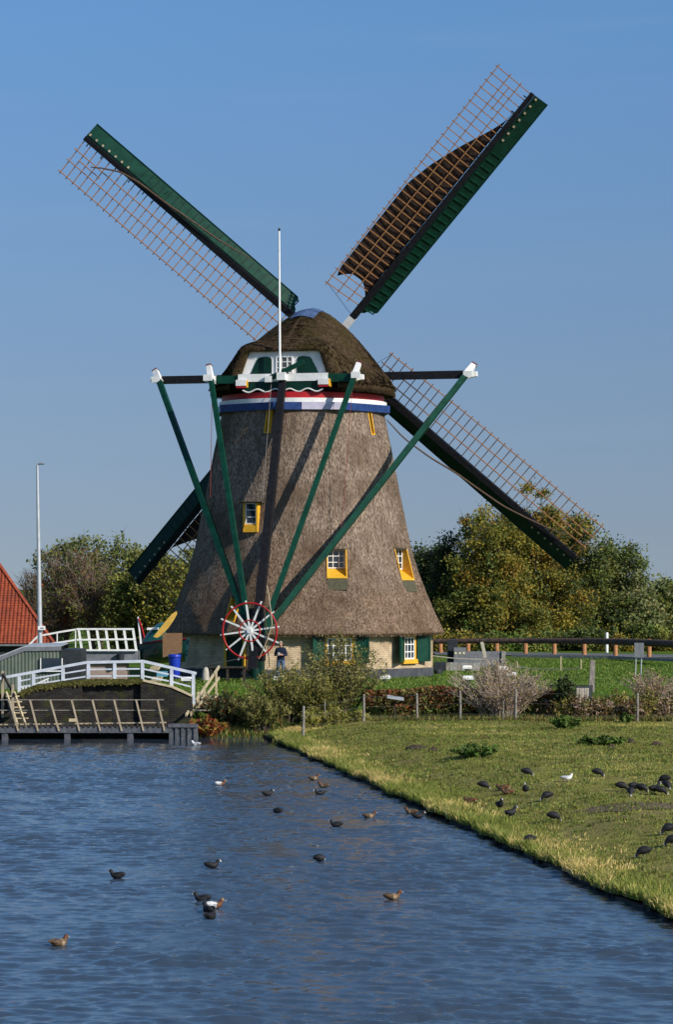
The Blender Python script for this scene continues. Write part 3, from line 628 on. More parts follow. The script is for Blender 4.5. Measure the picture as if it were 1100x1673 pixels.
# ---- rotor
TAU = R(13); hub = CP(5.0, 0, 17.12)
ax = (ct*math.cos(TAU)+UP*math.sin(TAU)); ru = crr; rv = (UP*math.cos(TAU)-ct*math.sin(TAU)); BK = -ax
MB().tube([hub-ax*2.4, hub-ax*.35], [.34,.34], 14).build('windshaft', M['black'], mill, smooth=True)
MB().fbox(hub, ru, ax, rv, (-.42,-.5,-.42), (.42,.42,.42)).build('poll_end', M['black'], mill)
SL = 15.7; NB = 33
def pitch(rho): return R(float(np.interp(rho, [2.5, 7, 15.7], [20, 11, 3])))
for si, off in enumerate((0, 90, 180, 270)):
    ph = R(48.1+off); D = ru*math.cos(ph)+rv*math.sin(ph); S = -ru*math.sin(ph)+rv*math.cos(ph)
    lay = -.16 if si % 2 else .16                       # the two stocks cross one behind the other
    O = hub+BK*lay*.9
    sa = part('sail', mill, ['upper right sail with brown cloth half spread', 'upper left sail, bare lattice with sunlit green boards', 'lower left sail, partly behind the tower', 'lower right sail, bare lattice in front of the trees'][si])
    def SP(rho, s, b): return O+D*rho+S*s+BK*b
    MB().beam(SP(0,0,0), SP(1.95,0,0), .36, .36, BK, w2=.36, h2=.34).build('stock_root', M['white'], sa)
    MB().beam(SP(1.95,0,0), SP(SL,0,0), .34, .33, BK, w2=.22, h2=.2).build('stock', M['black'], sa)
    rb = [2.62+(SL-.08-2.62)*i/(NB-1) for i in range(NB)]; LW = 2.06
    def LP(rho, s, b=0): p_ = pitch(rho); return SP(rho, s*math.cos(p_)-b*math.sin(p_), .02+s*math.sin(p_)+b*math.cos(p_))
    for i, rho in enumerate(rb):
        MB().beam(LP(rho,.1), LP(rho,LW+.12), .043, .038, BK).build('crossbar', M['lath'], sa)
    for s in (.72, 1.36, LW):
        r0, r1 = rb[0]-.15, rb[-1]+.15
        pts = [LP(r0+(r1-r0)*i/10, s, .045) for i in range(11)]
        m_ = MB()
        for i in range(10): m_.beam(pts[i], pts[i+1], .045, .04, BK)
        m_.build('lath', M['lath'], sa)
    MB().beam(LP(rb[-1]-1.75,1.04,.045), LP(rb[-1]-.38,1.04,.045), .045, .04, BK).build('short_lath', M['lath'], sa)
    MB().tube([LP(rb[0],LW,-.02), SP(2.0,.1,0)], .012, 4).build('stay_wire', M['darkgrey'], sa)
    # leading boards, tilted into the wind
    r0 = 2.35; nb = 9
    def BP(rho, u, b=0):                                # u: distance from the stock on the leading side
        de = R(float(np.interp(rho, [2.3, 9, 15.7], [40, 33, 26]))); return SP(rho, -.13-u*math.cos(de)-b*math.sin(de), -.02-u*math.sin(de)+b*math.cos(de))
    BWd = .80
    for k in range(nb):
        ra, rb_ = r0+(SL-r0)*k/nb+.0008, r0+(SL-r0)*(k+1)/nb-.0008
        m_ = MB(); vs = []
        ua = .05 if k == 0 else 0
        if k == 0: poly = [(ra,.0),(ra+.1,.22),(ra+.28,.34),(ra+.34,.5),(ra+.3,.66),(ra+.42,BWd),(rb_,BWd),(rb_,0)]
        else: poly = [(ra,0),(ra,BWd),(rb_,BWd),(rb_,0)]
        nq = len(poly)
        m_.add([BP(a, u, .012) for a, u in poly]+[BP(a, u, -.012) for a, u in poly], [tuple(range(nq)), tuple(range(2*nq-1, nq-1, -1))]+[(i, i+nq, (i+1)%nq+nq, (i+1)%nq) for i in range(nq)])
        m_.build('leading_board', M['green'] if si == 1 else M['dkgreen'], sa)  # shade painted in: darker green boards on every sail but the sunlit one
    for i, rho in enumerate(rb):
        if i >= NB-8: continue
        MB().beam(BP(rho,.05,.035), BP(rho,BWd-.14,.035), .055, .045, BK).build('batten', M['dkgreen'] if si == 1 else M['green'], sa)  # on the shaded sails a lighter green paints the battens as lit
    for u in (.06, BWd-.03):
        m_ = MB()
        for k in range(8):
            a, b_ = r0+.45+(SL-r0-.45)*k/8, r0+.45+(SL-r0-.45)*(k+1)/8; m_.beam(BP(a,u,.02), BP(b_,u,.02), .05, .05, BK)
        m_.build('board_rail', M['dkgreen'], sa)
    for i in range(7): MB().beam(BP(rb[NB-1-i]-.05,.08,.05), BP(rb[NB-1-i]-.05,.19,.05), .09, .05, BK).build('wedge_peg', M['wood'], sa)
    for i in range(5): MB().beam(LP(rb[-1]-.25-i*.9,.12,.03), LP(rb[-1]-.25-i*.9,.28,.03), .05, .05, BK).build('cleat', M['black'], sa)
    if si in (0, 2):                                    # spread cloth on the wind side
        xs_ = np.linspace(0, 1, 44); vs = []; fs = []; Ns = 13
        for x in xs_:
            rho = 3.15+(14.35-3.15)*x
            wmax = LW*float(np.interp(x, [0,.03,.5,.62,.75,.9,1], [.9,.96,.95,.80,.55,.20,.03])) if si == 0 else LW*float(np.interp(x, [0,.55,.75,.88,1], [.95,.95,.5,.1,.02]))
            for j in range(Ns):
                s = .16+(wmax-.16)*j/(Ns-1) if wmax > .2 else .16+.02*j/Ns
                sc = .55*(1-abs(2*j/(Ns-1)-1)**2) if x == 0 else (.25*(1-abs(2*j/(Ns-1)-1)**2) if x < .04 else 0)
                vs.append(LP(rho+sc, s, -.07-.05*math.sin(PI*j/(Ns-1))-.03*math.sin(rho*3.1+j*.8)*(.3+.7*(j < 6))))
        for i in range(len(xs_)-1):
            for j in range(Ns-1): fs.append((i*Ns+j, i*Ns+j+1, (i+1)*Ns+j+1, (i+1)*Ns+j))
        so_ = MB().add(vs, fs).build('sail_cloth', M['cloth'], sa, smooth='all', fix=False)
        sd_ = so_.modifiers.new('s', 'SOLIDIFY'); sd_.thickness = .012
    else:                                               # rolled cloth along the stock
        ctl = [(15.0-.45,.85),(14.1,.55),(13.3,.10),(12.2,-.12),(10.5,-.22),(9.0,-.38),(7.6,-.50),(6.6,-.66),(5.6,-.86)]
        if si == 3: ctl = [(14.5,.55),(13.6,.25),(12.6,-.05),(11.4,-.35),(10.0,-.50),(8.6,-.62),(7.2,-.88),(5.6,-1.0),(4.4,-.85)]
        pr = np.linspace(0, len(ctl)-1, 40); rr = np.interp(pr, range(len(ctl)), [c[0] for c in ctl]); s2 = np.interp(pr, range(len(ctl)), [c[1] for c in ctl])
        s2[1:-1] = (s2[:-2]+s2[1:-1]+s2[2:])/3
        MB().tube([SP(a, b_, .20+max(0, b_)*.12) for a, b_ in zip(rr, s2)], [.022+.026*math.sin(PI*i/39)**.5 for i in range(40)], 7).build('rolled_cloth', M['rope'], sa, smooth=True)
        MB().tube([BP(10.9,.55,.05), SP(11.2,.3,.15)], .02, 4).build('tie_rope', M['green'], sa)


# ------------------------------------------------------------------ brick bridge, jetty and railings on the left
YB = 103.0
prof_b = [(-60,1140),(28,1134),(60,1122),(100,1117),(148,1113),(234,1113),(280,1123),(314,1138)]
br_ = thing('brick_bridge', P(150, 1205, YB), 'dark mossy humped brick bridge wall beside the water', 'bridge')
def wallpoly(pts, y0, y1, zb=-.6):
    top = [P(a, b, YB) for a, b in pts]
    poly = [Vector((top[0].x, y0, zb)), Vector((top[-1].x, y0, zb))]+[Vector((p.x, y0, p.z)) for p in reversed(top)]
    return MB().prism(poly, (0, y1-y0, 0))
def splitp(pts, a, b):
    xs_ = [p[0] for p in pts]; yv = [p[1] for p in pts]
    return [(a, float(np.interp(a, xs_, yv)))]+[p for p in pts if a < p[0] < b]+[(b, float(np.interp(b, xs_, yv)))]
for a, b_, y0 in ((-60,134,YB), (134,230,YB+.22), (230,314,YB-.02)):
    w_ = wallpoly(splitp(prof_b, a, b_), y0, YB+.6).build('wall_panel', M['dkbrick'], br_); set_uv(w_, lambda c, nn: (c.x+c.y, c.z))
mossm = mat('moss', (.05,.055,.010), (.13,.115,.03), 9, .95, .6)
for i in range(len(prof_b)-1):
    (a, ya), (b_, yb) = prof_b[i], prof_b[i+1]; p, q = P(a, ya, YB), P(b_, yb, YB)
    MB().beam(p+Vector((0,.24,.03)), q+Vector((0,.24,.03)), .62, .06).build('coping', M['paleWood'] if i >= 5 else mossm, br_)
# moss overhang
vs_, fs_ = [], []
for i in range(1300):
    px = random.uniform(34, 232); py = float(np.interp(px, [p[0] for p in prof_b], [p[1] for p in prof_b]))
    h = abs(random.gauss(0, .07)); c = P(px, py, YB)+Vector((0, -.03-random.random()*.05, .06-h)); s = random.uniform(.02,.05)
    a = random.uniform(0, PI); u = Vector((math.cos(a), .3*random.random(), math.sin(a)))*s; w = Vector((-math.sin(a), .3, math.cos(a)))*s
    k = len(vs_); vs_ += [c-u-w, c+u-w, c+u+w, c-u+w]; fs_.append((k, k+1, k+2, k+3))
mo = MB().add(vs_, fs_).build('moss_fringe', mossm, br_, fix=False); mo['kind'] = 'stuff'

YJ = 101.0
jt = thing('jetty', P(140, 1205, YJ), 'low timber jetty with leaning posts in front of the brick bridge', 'jetty')
x0, x1 = PX(-40, YJ), PX(276, YJ)
MB().box((x0, YJ, .24), (x1, YJ+.12, .46)).build('front_beam', M['greyblue'], jt)
for i in range(int((x1-x0)/.2)):
    x = x0+i*.2; MB().box((x, YJ+.121, .36+random.uniform(0,.012)), (x+.188, YJ+1.9, .40+random.uniform(0,.015))).build('deck_plank', M['darkwood'], jt)
for px in (8, 110, 213): MB().beam(P(px, 1197, YJ+.05)+Vector((0,.1,.1)), P(px, 1215, YJ+.1)-Vector((0,0,.6)), .2, .2).build('pile', M['greyblue'], jt)
for pt, pb in ((15,30),(49,62),(82,96.5),(117,130),(151,164),(186.5,199),(222.5,234.6),(257.5,269)):
    MB().beam(P(pb, 1194, YJ-.03), P(pt, 1143, YJ+.03), .06, .06, (0,1,0)).build('leaning_post', M['wood'], jt)
for py in (1143, 1160): MB().beam(P(-40, py, YJ+.1), P(268, py, YJ+.1), .022, .028).build('hand_rail', M['greywood'], jt)
MB().beam(P(-40, 1184, YJ+.15), P(272, 1180, YJ+.15), .06, .05).build('kerb_rail', M['wood'], jt)
for i in range(34):
    px = -30+i*8.8; MB().beam(P(px, 1188, YJ-.02), P(px, 1181.5, YJ-.02), .05, .05, (0,1,0)).build('stake', M['darkwood'], jt)
MB().box((PX(113,YJ), YJ-.06, P(0,1178.5,YJ).z), (PX(125,YJ), YJ-.03, P(0,1173.5,YJ).z)).build('name_plate', M['paleWood'], jt)
qa = thing('sheet_pile_abutment', P(298, 1205, YJ), 'short grey sheet pile abutment at the right end of the jetty', 'abutment')
for i in range(9):
    a = PX(276+i*5, YJ); b_ = PX(276+(i+1)*5, YJ); dy = .06 if i % 2 else 0
    MB().box((a+.004, YJ+dy, -.6), (b_, YJ+1.8, .50)).build('pile_board', M['greyblue'], qa)
MB().box((PX(275,YJ), YJ-.05, .44), (PX(322,YJ), YJ+.1, .56)).build('cap_beam', M['greyblue'], qa)

YR = YB+.32
wr = thing('white_bridge_railing', P(187, 1113, YR), 'near bluish white wooden railing rising over the brick bridge', 'railing')
rt = [(-40,1116),(14.7,1105),(141,1082),(234,1080),(321,1100)]
def rly(px): return float(np.interp(px, [p[0] for p in rt], [p[1] for p in rt]))
for i in range(len(rt)-1):
    MB().beam(P(*rt[i], YR), P(*rt[i+1], YR), .13, .10).build('top_rail', M['bluewhite'], wr)
pbots = {31.7:1131, 55:1127, 103:1120, 144.6:1114, 187.5:1114, 233:1114, 280.5:1123, 316:1150}
for px, yb in pbots.items():
    MB().beam(P(px, rly(px)+2.5, YR), P(px, yb, YR), .12, .12, (0,1,0)).build('post', M['bluewhite'], wr)
for k in (.36, .70):
    pl = sorted(pbots.items())
    for (a, ya), (b_, yb) in zip(pl[:-1], pl[1:]):
        ya = min(ya, rly(a)+34); yb = min(yb, rly(b_)+34)
        MB().beam(P(a, rly(a)+(ya-rly(a))*k, YR), P(b_, rly(b_)+(yb-rly(b_))*k, YR), .045, .055).build('lower_rail', M['bluewhite'], wr)

pk = thing('white_picket_fence', P(60, 1126, 105.5), 'tiny white picket fence seen through the left end of the bridge railing', 'fence')
MB().beam(P(36,1127,105.5), P(80,1108,105.5), .04, .05).build('sloping_rail', M['white'], pk)
MB().beam(P(34,1124,105.5), P(81,1119,105.5), .04, .04).build('rail', M['white'], pk)
for i in range(9): MB().beam(P(38+i*5,1130,105.4), P(38+i*5,1121-i*1.2,105.4), .055, .03, (0,1,0)).build('picket', M['white'], pk)
# wooden steps: left ladder stair and right stair
st = thing('wooden_stair', P(30, 1180, 102.3), 'pale wooden stair with rails dropping to the left end of the jetty', 'stair')
for dx in (0, 13): MB().beam(P(10+dx, 1132, 102.9), P(29+dx, 1186, 101.6), .06, .16).build('stringer', M['paleWood'], st)
for k in range(6):
    c = P(13+k*3.6, 1137+k*9, 102.8-k*.2); MB().box((c.x-.05, c.y-.14, c.z-.02), (c.x+.42, c.y+.14, c.z+.02)).build('tread', M['paleWood'], st)
MB().beam(P(4.5, 1096, 102.9), P(4.5, 1172, 102.9), .09, .09, (0,1,0)).build('newel_post', M['wood'], st)
MB().beam(P(21, 1118, 102.2), P(21, 1172, 102.2), .09, .09, (0,1,0)).build('newel_post', M['wood'], st)
MB().beam(P(5, 1101, 102.85), P(24, 1137, 102.1), .06, .09).build('hand_rail', M['darkwood'], st)
s2 = thing('wooden_bank_stair', P(330, 1160, 104.5), 'pale wooden steps with double handrail climbing the grass bank', 'stair')
def SPt(px, py, Y): return P(px, py, Y)
MB().beam(P(304,1168,102.6), P(358,1089,108.2), .06, .10).build('hand_rail', M['paleWood'], s2)
MB().beam(P(326,1151,103.4), P(358,1107,108.2), .05, .09).build('mid_rail', M['paleWood'], s2)
MB().beam(P(338,1152,103.8), P(356,1136,108.0), .05, .16).build('stringer', M['paleWood'], s2)
MB().beam(P(312,1166,102.9), P(334,1133,108.0), .05, .16).build('stringer', M['paleWood'], s2)
for px, ya, yb, Y in ((334.5,1120,1162,104.6),(353.5,1096,1140,107.2),(324,1130,1156,104.0)): MB().beam(P(px, ya, Y), P(px, yb, Y), .075, .075, (0,1,0)).build('post', M['paleWood'], s2)
for k in range(6):
    c = P(318+k*4.2, 1160-k*4.6, 103.4+k*.8); MB().box((c.x, c.y-.15, c.z-.02), (c.x+.6, c.y+.15, c.z+.025)).build('tread', M['greywood'], s2)

# ------------------------------------------------------------------ shed, house, drawbridge, pole
YS = 112
sh = thing('corrugated_shed', P(66, 1125, YS), 'grey green corrugated shed behind the white railing', 'shed')
m_ = MB(); vs = []; xs_ = np.arange(PX(-60,YS), PX(100,YS), .035); zt = lambda x: CZ-(float(np.interp(550+x*F/YS, [-60,0,40,100,132], [1092,1076,1060,1059,1058]))-960)*YS/F
fs = []
for i, x in enumerate(xs_):
    y = YS+.02*math.sin(2*PI*x/.14); vs += [(x, y, 1.2), (x, y, zt(x)-.06)]
    if i: fs.append((2*i-2, 2*i, 2*i+1, 2*i-1))
MB().add(vs, fs).build('corrugated_wall', M['shed'], sh, smooth='all', fix=False)
MB().box((PX(100,YS), YS-.05, 1.2), (PX(132,YS), YS+2.5, zt(PX(120,YS))-.06)).build('dark_lean_to', M['darkgrey'], sh)
MB().box((PX(-60,YS), YS+.1, 1.2), (PX(100,YS), YS+3, zt(PX(-50,YS))-.2)).build('shed_core', M['darkgrey'], sh)
for a, b_ in ((-60,0),(0,40),(40,100)):
    p, q = Vector((PX(a,YS), YS-.06, zt(PX(a,YS)))), Vector((PX(b_,YS), YS-.06, zt(PX(b_,YS))))
    MB().prism([p-UP*.09, q-UP*.09, q+UP*.08, p+UP*.08], (0,.05,0)).build('fascia', M['midgrey'], sh)
    MB().prism([p+UP*.08, q+UP*.08, q+UP*.13+Vector((0,3,0)), p+UP*.13+Vector((0,3,0))], (0,0,.04)).build('roof_sheet', M['steel'], sh)
wp = part('window', sh)
MB().box((PX(66,YS), YS-.07, P(0,1095,YS).z), (PX(102,YS), YS-.05, P(0,1075,YS).z)).build('pane', M['glass'], wp)
for px in (66, 101): MB().box((PX(px,YS), YS-.1, P(0,1096,YS).z), (PX(px+1.6,YS), YS-.04, P(0,1075,YS).z)).build('jamb', M['white'], wp)
MB().box((PX(66,YS), YS-.14, P(0,1097,YS).z), (PX(103,YS), YS-.04, P(0,1095,YS).z)).build('sill', M['white'], wp)

ho = thing('tiled_house', P(20, 1070, 166), 'low house with a steep red tiled hip roof behind the shed', 'house')
YH = 166.0; E0 = P(88, 1051, YH); rise, run = 6.6, 5.2
pitchv = Vector((0, run, rise)); pl_ = pitchv.length
def RP(u, s, h=0):  # u metres left of the corner along the eave, s up the slope
    d = pitchv/pl_; nrm = Vector((0,-rise,run))/pl_; return E0+Vector((-u,0,0))+d*s+nrm*h
tw, thh = .235, .19; vs, fs = [], []
rows = int(pl_/thh)
for j in range(rows):
    s0 = j*thh; u0 = run*s0/pl_
    for i in range(int(12.5/tw)):
        u = i*tw
        if u < u0-.05: continue
        k = len(vs)
        hs = (0,.012,.04,.055,.04,.012)
        for q in range(6): vs.append(RP(u+tw*q/5, s0-.03, hs[q]+.03))
        for q in range(6): vs.append(RP(u+tw*q/5, s0+thh, hs[q]))
        for q in range(5): fs.append((k+q, k+q+1, k+7+q, k+6+q))
        k = len(vs); 
        for q in range(6): vs.append(RP(u+tw*q/5, s0-.03, hs[q]+.03))
        for q in range(6): vs.append(RP(u+tw*q/5, s0-.03, hs[q]-.01))
        for q in range(5): fs.append((k+q, k+q+1, k+7+q, k+6+q))
ti = MB().add(vs, fs).build('roof_tiles', M['tile'], ho, fix=False); ti['kind'] = 'stuff'
MB().add([RP(0,0,-.03), RP(12,0,-.03), RP(12,pl_,-.03), RP(run,pl_,-.03), E0+Vector((-1.6,2*run,-.03))], [(0,1,2,3),(0,3,4)]).build('roof_deck', M['tile'], ho, fix=False)
m_ = MB(); 
for k in range(22): a, b_ = k/22, (k+1.15)/22; m_ = MB().beam(RP(run*a, pl_*a, .05), RP(run*b_, pl_*b_, .03), .22, .11).build('hip_tile', M['tile'], ho)
MB().box((E0.x-12, YH+.35, 1.0), (E0.x-.35, YH+9, E0.z-.05)).build('wall', mat('dark_boarding', (.02,.02,.022), (.035,.033,.03), 5, .8), ho)
MB().beam(RP(12,-.05,.0)-UP*.06, RP(0,-.05,0)-UP*.06, .12, .1).build('gutter', M['midgrey'], ho)

YD = 120.0
db = thing('white_drawbridge', P(175, 1085, YD), 'white raised drawbridge railing of slanting posts behind the shed', 'bridge')
MB().box((PX(131,YD), YD+.1, P(0,1083,YD).z), (PX(224,YD), YD+2.2, P(0,1064,YD).z)).build('deck', M['midgrey'], db)
MB().box((PX(126,YD), YD+.3, 1.2), (PX(205,YD), YD+2, P(0,1084,YD).z)).build('abutment', mat('pinkish_render', (.28,.2,.17), (.34,.26,.22), 4, .85), db)
for k in range(7):
    a = 128.5+k*14.8; MB().beam(P(a, 1027.5, YD), P(a+5.6, 1064, YD), .10, .08, (0,1,0)).build('slanting_post', M['white'], db)
for (a, ya), (b_, yb) in (((125,1027.5),(219,1027.5)), ((125,1045),(222,1044)), ((132,1062),(225,1062))): MB().beam(P(a, ya, YD-.03), P(b_, yb, YD-.03), .06, .075).build('rail', M['white'], db)
for (a, ya), (b_, yb) in (((43,1058),(62,1039)), ((62,1039),(100,1032)), ((100,1032),(125,1028)), ((43,1058),(125,1045))): MB().beam(P(a, ya, YD), P(b_, yb, YD), .06, .075).build('approach_rail', M['white'], db)
for a, ya, yb in ((93.5,1034,1058),(123.5,1028,1058),(62,1040,1075),(43,1058,1080)): MB().beam(P(a, ya, YD), P(a, yb, YD), .045, .045, (0,1,0)).build('stanchion', M['white'], db)
MB().tube([P(197,1068,YD-.05), P(197,1083,YD-.05)], [.17,.14], 10).build('bucket', M['darkgrey'], db, smooth=True)

lp = thing('lamp_post', P(66, 1118, 118), 'tall slender pale grey lamp post beside the tiled roof', 'lamp post')
lb, lt = P(66.5, 1117, 118), P(61, 760, 118)
MB().tube([lb, lb.lerp(lt,.35), lt], [.11,.10,.05], 12).build('mast', M['steel'], lp, smooth=True)
MB().tube([lt, lt+Vector((.1,0,.06)), lt+Vector((.3,0,.05))], [.04,.05,.03], 8).build('lamp_head', M['midgrey'], lp, smooth=True)
MB().box((PX(62,117.8), 117.78, P(0,1029,117.8).z), (PX(74,117.8), 117.82, P(0,1022.5,117.8).z)).build('small_sign', M['white'], lp)
MB().box((PX(66,117.7), 117.765, P(0,1026.6,117.8).z), (PX(71,117.7), 117.775, P(0,1025.4,117.8).z)).build('sign_mark', M['darkgrey'], lp)

# ------------------------------------------------------------------ boat and clutter left of the mill
YO = 121.0
bt = thing('green_boat', P(258, 1082, YO), 'dark green traditional boat stern with red trim and tall rudder', 'boat')
hx0, hx1 = PX(221,YO), PX(305,YO); vs, fs = [], []; NSec = 12
for i in range(NSec):
    u = i/(NSec-1); x = hx0+(hx1-hx0)*u; wd = .15+1.05*math.sin(min(1, u*1.5)*PI/2); zt_ = CZ-(float(np.interp(u,[0,.25,.6,1],[1052,1050,1045,1043]))-960)*YO/F
    zb = zt_-.75-.28*min(1,u*2)+.0
    for k in range(9):
        a = PI*k/8; vs.append((x-(.12*math.sin(a)), YO+1.2-wd*math.cos(a), zt_-(zt_-zb)*math.sin(a)**.7))
for i in range(NSec-1):
    for k in range(8): fs.append((i*9+k, i*9+k+1, i*9+k+10, i*9+k+9))
fs.append(tuple(range(9)))
MB().add(vs, fs).build('hull', mat('boat_green', (.004,.035,.033), (.008,.05,.045), 3, .25, spec=.6), bt, smooth='all', fix=False)
gun = [Vector(vs[i*9])+Vector((0,-.03,0)) for i in range(NSec)]; MB().tube(gun, .05, 6).build('rubbing_strake', mat('dark_red_trim', (.10,.012,.015), rough=.4), bt, smooth=True)
vs2, fs2 = [], []
for i in range(8):
    u = i/7; x = PX(231,YO)+(PX(268,YO)-PX(231,YO))*u; hh = .18+.75*math.sin(u*PI*.55)
    zb = P(0,1050,YO).z
    for k in range(9): a = PI*k/8; vs2.append((x, YO+1.1-.85*(.3+.7*u)*math.cos(a), zb-.05+hh*math.sin(a)))
for i in range(7):
    for k in range(8): fs2.append((i*9+k, i*9+k+1, i*9+k+10, i*9+k+9))
fs2.append(tuple(7*9+k for k in range(9))); fs2.append(tuple(range(8,-1,-1)))
MB().add(vs2, fs2).build('cabin_top', mat('boat_deck_green', (.008,.10,.075), (.012,.13,.09), 3, .22, spec=.7), bt, smooth='all', fix=False)
MB().prism([P(224.5,1008,YO), P(226.5,1007,YO), P(232,1051,YO), P(229,1052,YO)], (0,.06,0)).build('rudder_edge', M['white'], bt)
MB().prism([P(226.8,1010,YO+.01), P(234,1030,YO+.01), P(237,1044,YO+.01), P(232,1050,YO+.01)], (0,.05,0)).build('rudder_blade', M['darkgrey'], bt)
MB().tube([P(226.5,1010,YO-.02), P(231.5,1024,YO-.02), P(236,1041,YO-.02)], .035, 6).build('rudder_trim', M['red'], bt)
MB().prism([P(240,1025.5,YO+.4), P(259,1025,YO+.4), P(259,1028.5,YO+.4), P(240,1029,YO+.4)], (0,.5,0)).build('cabin_roof', M['white'], bt)
MB().prism([P(288.5,998,120.6), P(289.5,1003,120.6), P(284,1013,120.6), P(275,1026,120.6), P(262,1039,120.6), P(257,1042,120.6), P(250.5,1040,120.6), P(258,1031,120.6), P(271,1014,120.6), P(281,1003,120.6)], (0,.09,0)).build('leeboard', mat('yellow_varnish', (.55,.33,.06), (.62,.38,.08), 6, .45), bt)

cb = MB().prism([P(265.5,1034,119.8), P(298,1034,119.8), P(297,1066,119.8), P(280,1070,119.8), P(266,1074,119.8)], (0,.05,0)).build('chipboard_panel', M['chip']); tag(cb, 'brown chipboard panel leaning between boat and mill', 'panel')
bn = thing('blue_bin', P(285.5, 1107, 118.6), 'bright blue plastic barrel in front of the chipboard panel', 'barrel')
c = P(285.5, 1107, 118.6)
MB().tube([c, c+UP*.15, c+UP*.85, c+UP*.88], [.19,.225,.25,.25], 16).build('barrel_body', M['bin_blue'], bn, smooth=True)
MB().tube([c+UP*.88, c+UP*.95, c+UP*1.0], [.285,.285,.25], 16).build('rim', M['bin_blue'], bn, smooth=True)
cr2 = thing('blue_crate', P(265, 1106, 117), 'small pale blue plastic crate behind the sloping white railing', 'crate')
c = P(265, 1105, 117); MB().box((c.x-.22,c.y-.15,c.z), (c.x+.22,c.y+.15,c.z+.05)).build('crate_base', mat('pale_blue_plastic', (.1,.3,.42), rough=.5), cr2)
for a, b_ in (((-.22,-.15),(.22,-.12)),((-.22,.12),(.22,.15)),((-.22,-.119),(-.19,.119)),((.19,-.119),(.22,.119))): MB().box((c.x+a[0],c.y+a[1],c.z+.051), (c.x+b_[0],c.y+b_[1],c.z+.22)).build('crate_side', bpy.data.materials['pale_blue_plastic'], cr2)
for i, (px, py, Y, w, lab) in enumerate(((251,1094,116,.22,'pale cut logs lying beside the boat, nearest the stern'),(254,1112,112.5,.20,'short sawn plank end on the grass below the railing'))):
    c = P(px, py, Y); lg = thing('sawn_timber', c, lab, 'timber'); 
    for k in range(3): MB().beam(c+Vector((-.2+.05*k,.1*k,.06*k)), c+Vector((.22+.03*k,.1*k-.1,.06*k+.02)), .09, .07).build('timber_piece', M['paleWood'], lg)
sn = MB().tube([P(336,1111,116.5), P(336,1104,116.5), P(336.2,1096,116.5), P(336.6,1091,116.5), P(336.6,1089.5,116.5)], [.16,.155,.13,.09,.03], 10).build('stone_bollard', M['stone'], smooth=True); tag(sn, 'pale rounded stone post standing on the lawn left of the bench', 'stone post')
be = thing('dark_bench', P(370, 1110, 119.6), 'dark wooden bench against the mill wall left of the wheel', 'bench')
MB().box((PX(342,119.5), 119.3, P(0,1091,119.5).z), (PX(403,119.5), 119.8, P(0,1088.5,119.5).z)).build('seat', M['darkwood'], be)
for px in (345, 372, 399): MB().box((PX(px,119.5)-.05, 119.35, 1.35), (PX(px,119.5)+.05, 119.75, P(0,1091,119.5).z-.002)).build('leg', M['darkwood'], be)
MB().box((PX(347,119.5), 119.9, P(0,1108,119.5).z), (PX(397,119.5), 119.95, P(0,1092,119.5).z)).build('back_panel', M['darkgrey'], be)
gc = MB().tube([P(417,1111,119.5), P(417,1104,119.5), P(417,1092,119.5)], [.19,.22,.22], 14).build('green_tub', M['dkgreen'], smooth=True); tag(gc, 'dark green tub standing under the winch wheel', 'tub')

# white lawn lamps
LW_ = [(629,1111,'white box lawn light beside the mill, alone below the brick wall'),(763.5,1093,'white box lawn light, left one of the upper pair'),(765,1111,'white box lawn light nearest the red hedge right of the mill'),
       (822,1095.5,'white box lawn light right of the upper pair, behind the bare shrub'),(835,1106,'white box lawn light lower right, half hidden by bare twigs'),(456,1112,'white box lawn light at the feet of the man'),(305,1113,'white box lawn light left of the stone post')]
for px, py, lab in LW_:
    Y = (CZ-1.45)*F/(py+3-960); c = P(px, py+3, Y); c.z = float(H(np.array(c.x), np.array(c.y)))
    t_ = thing('lawn_light', c, lab, 'garden light', 'white lawn lights')
    MB().tube([c-UP*.02, c+UP*.14], [.11,.11], 10).build('foot', M['darkgrey'], t_, smooth=True)
    m_ = MB(); q = [(-.22,-.15),(.22,-.15),(.24,.0),(.22,.15),(-.22,.15),(-.24,0)]
    k = 0; vs = [(c.x+a, c.y+b_, c.z+.12) for a, b_ in q]+[(c.x+a*1.08, c.y+b_*1.08, c.z+.2) for a, b_ in q]+[(c.x+a*.85, c.y+b_*.8, c.z+.29) for a, b_ in q]
    m_.add(vs, [tuple(range(5,-1,-1)), tuple(range(12,18))]+[(r_*6+i, r_*6+(i+1)%6, r_*6+6+(i+1)%6, r_*6+6+i) for r_ in (0,1) for i in range(6)]).build('housing', M['white'], t_)

# ------------------------------------------------------------------ road side, right
gr = thing('log_guard_rail', (12, 153, 1.8), 'long dark log guard rail on orange wooden posts along the road', 'guard rail')
gpts = [(690,1048,158),(765,1047,157),(859,1046.5,155.5),(955,1047,153),(1006,1048,151),(1061,1050,148.5),(1130,1053.5,145)]
for i in range(len(gpts)-1): MB().tube([P(*gpts[i]), P(*gpts[i+1])], .135+.012*i, 10).build('rail_log', M['rail'], gr, smooth=True)
for px, Y in ((720,158),(765,157.3),(812,156.6),(859,155.9),(906,154.7),(955,153.4),(1006,151.4),(1061,148.9)):
    c = P(px, 1043.5, Y+.3); MB().tube([(c.x,c.y,1.5),(c.x,c.y,c.z-.03),(c.x,c.y,c.z)], [.13,.13,.11], 10).build('rail_post', M['post_orange'], gr, smooth=True)
wpst = MB().tube([P(992,1066,158), P(992,1034,158), P(992,1033,158)], [.085,.085,.06], 8).build('marker_post', M['white'], smooth=True); tag(wpst, 'white marker post standing up behind the guard rail', 'post')
cabn = thing('grey_cabinet', P(752, 1082, 140), 'grey control cabinet with three small square lights by the mill', 'cabinet')
